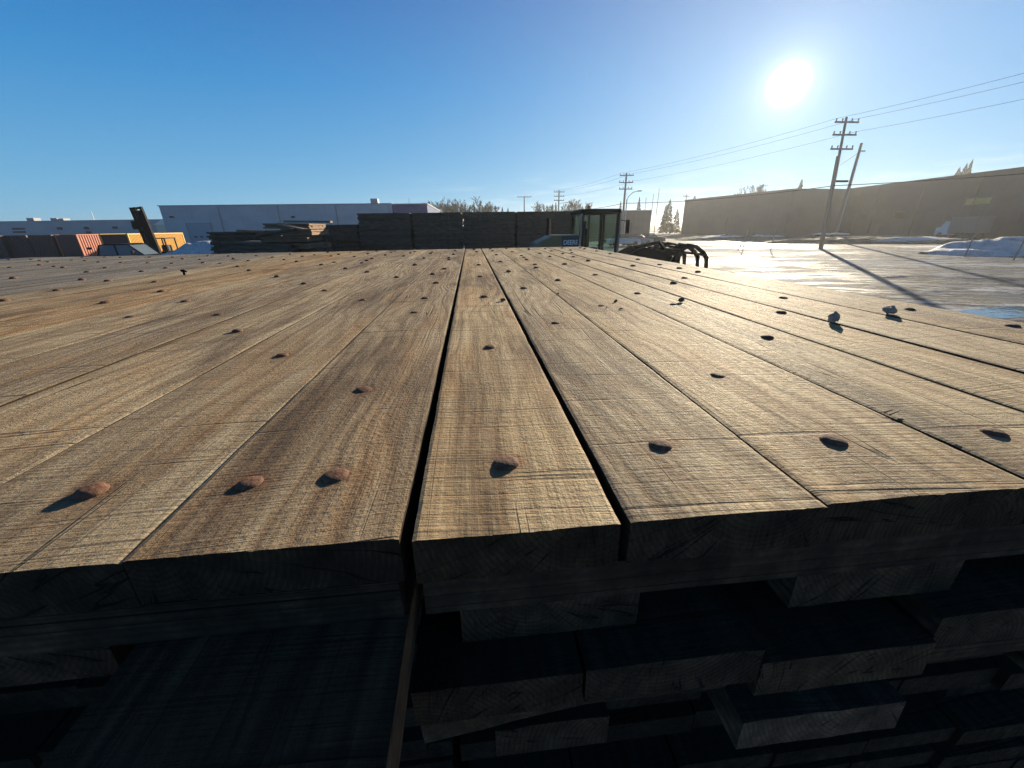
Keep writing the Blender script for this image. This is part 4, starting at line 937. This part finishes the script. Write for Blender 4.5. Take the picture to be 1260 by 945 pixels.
for i, (px, py, w_, lb) in enumerate([(583, 248, .10, 'dark narrow spruce with a flat top among bare trees'), (577, 256, .2, 'short spruce left of the dark narrow one'), (604, 254, .2, 'spruce first in the low row above the stacks'), (609, 253, .2, 'spruce second in the low row above the stacks'), (618, 255, .2, 'spruce third in the low row above the stacks'), (625, 256, .22, 'small spruce below the T shaped pole'),
                                      (680, 251, .15, 'thin spruce left of the small street lamp'), (684, 249, .15, 'pointed spruce touching the three arm pole'), (723, 251, .2, 'dark spruce above the cab roof'), (764, 248, .16, 'spruce left of the lamp pole'), (787, 243, .17, 'tall spruce right of the lamp pole'), (825, 245, .28, 'broad spruce left of the brown warehouse'), (820, 252, .25, 'lower spruce beside the broad one'), (834, 257, .3, 'low spruce at the corner of the brown warehouse'), (855, 241, .3, 'spruce tip over the brown roof near its left corner'),
                                      (987, 221, .22, 'leafy looking spruce top behind the lower annex'), (980, 232, .3, 'lower spruce beside the annex tree'), (1197, 197, .14, 'spruce tip over the near brown roof'), (1190, 202, .2, 'smaller spruce tip over the near brown roof'), (1181, 207, .3, 'lowest spruce tip over the near brown roof')]):
    Y = 140 if px < 700 else 118; 
    if px > 950: Y = 112
    if px > 1100: Y = 100
    p = at(px, py, Y=Y); spruce((p.x, Y, 0), p.z, 80+i, lb, w_)

# ------------------------------------------------------------------ stakes, rails and low things at the yard's far side
def stake(px, py, hh, lean_, label, x2=0):
    p = at(px, py, Z=0); root = thing('marker_stake', label, 'stake', p, 0, 'marker stakes along the yard edge')
    MB().tube([(0, 0, 0), (lean_, 0, hh)], .045, 6).build('post', M_POLE, root)
    if x2: MB().tube([(-.6, 0, 0), (lean_*.6, 0, hh*.6)], .035, 6).build('brace', M_POLE, root)
for q in [(914, 308, 2.1, .15, 'braced stake farthest left in the bright ice', 1), (948, 309, 2.4, .05, 'taller stake in the bright ice right of the braced one', 0), (1187, 316, 1.6, .1, 'stake standing at the left half of the snow bank', 0), (1247, 320, 1.9, .25, 'stake leaning out of the snow bank near the right edge', 0)]: stake(*q)
def rack(px, py, w_, label):
    p = at(px, py, Z=0); root = thing('low_rack', label, 'rack', p, R(-20), 'snow topped racks behind the yard')
    MB().box(-w_/2, w_/2, -.5, .5, .75, .95).build('platform', M_BROWNC, root)
    for x in (-w_/2+.2, w_/2-.2): MB().box(x-.09, x+.09, -.45, .45, 0, .75).build('leg', M_BROWNC, root)
    MB().prism([(-w_/2, .952), (-w_/3, 1.12), (0, 1.2), (w_/3, 1.1), (w_/2, .952)], -.5, .5).build('snow_cap', M_SNOW, root)
rack(1010, 297, 2.6, 'low snow topped rack left of the tall leaning pole'); rack(1030, 297, 2.8, 'low snow topped rack just behind the tall leaning pole')
# cars parked in the centre distance
def car(px, py, Y, col, label, rz=0):
    p = at(px, py, Y=Y); root = thing('parked_car', label, 'car', (p.x, Y, 0), rz, 'cars parked in the centre distance')
    m_ = simple('car paint', col, .3)
    MB().prism([(-2.2, .35), (-2.25, .9), (-1.5, 1.0), (1.1, 1.0), (2.1, .85), (2.2, .35)], -.9, .9).build('body', m_, root, bevel=.06)
    MB().prism([(-1.6, 1.0), (-1.1, 1.48), (.3, 1.5), (1.0, 1.0)], -.78, .78).build('cabin', M_CARGLASS, root, bevel=.05)
    for x in (-1.4, 1.4):
        for y in (-.8, .8): MB().tube([(x, y-.1, .34), (x, y+.1, .34)], .34, 16).build('wheel', M_RUBBER, root)
car(768, 283, 55, (.6, .6, .62), 'pale car parked right behind the loader cab'); car(784, 283, 56, (.25, .26, .28), 'grey car parked right of the pale one'); car(800, 284, 60, (.04, .05, .07), 'dark car parked at the end of the short row')

# ------------------------------------------------------------------ air
hz = MB().box(-950, 950, -350, 1550, -1.0, 16.0).build('haze', bpy.data.materials.new('thin winter haze')); hz['kind'] = 'stuff'
hm = hz.data.materials[0]; hm.use_nodes = True; hm.node_tree.nodes.clear()
ho = hm.node_tree.nodes.new('ShaderNodeOutputMaterial'); hv = hm.node_tree.nodes.new('ShaderNodeVolumePrincipled')
hv.inputs['Color'].default_value = (.93, .94, .95, 1); hv.inputs['Density'].default_value = .0005; hv.inputs['Anisotropy'].default_value = .55
hm.node_tree.links.new(hv.outputs[0], ho.inputs['Volume'])
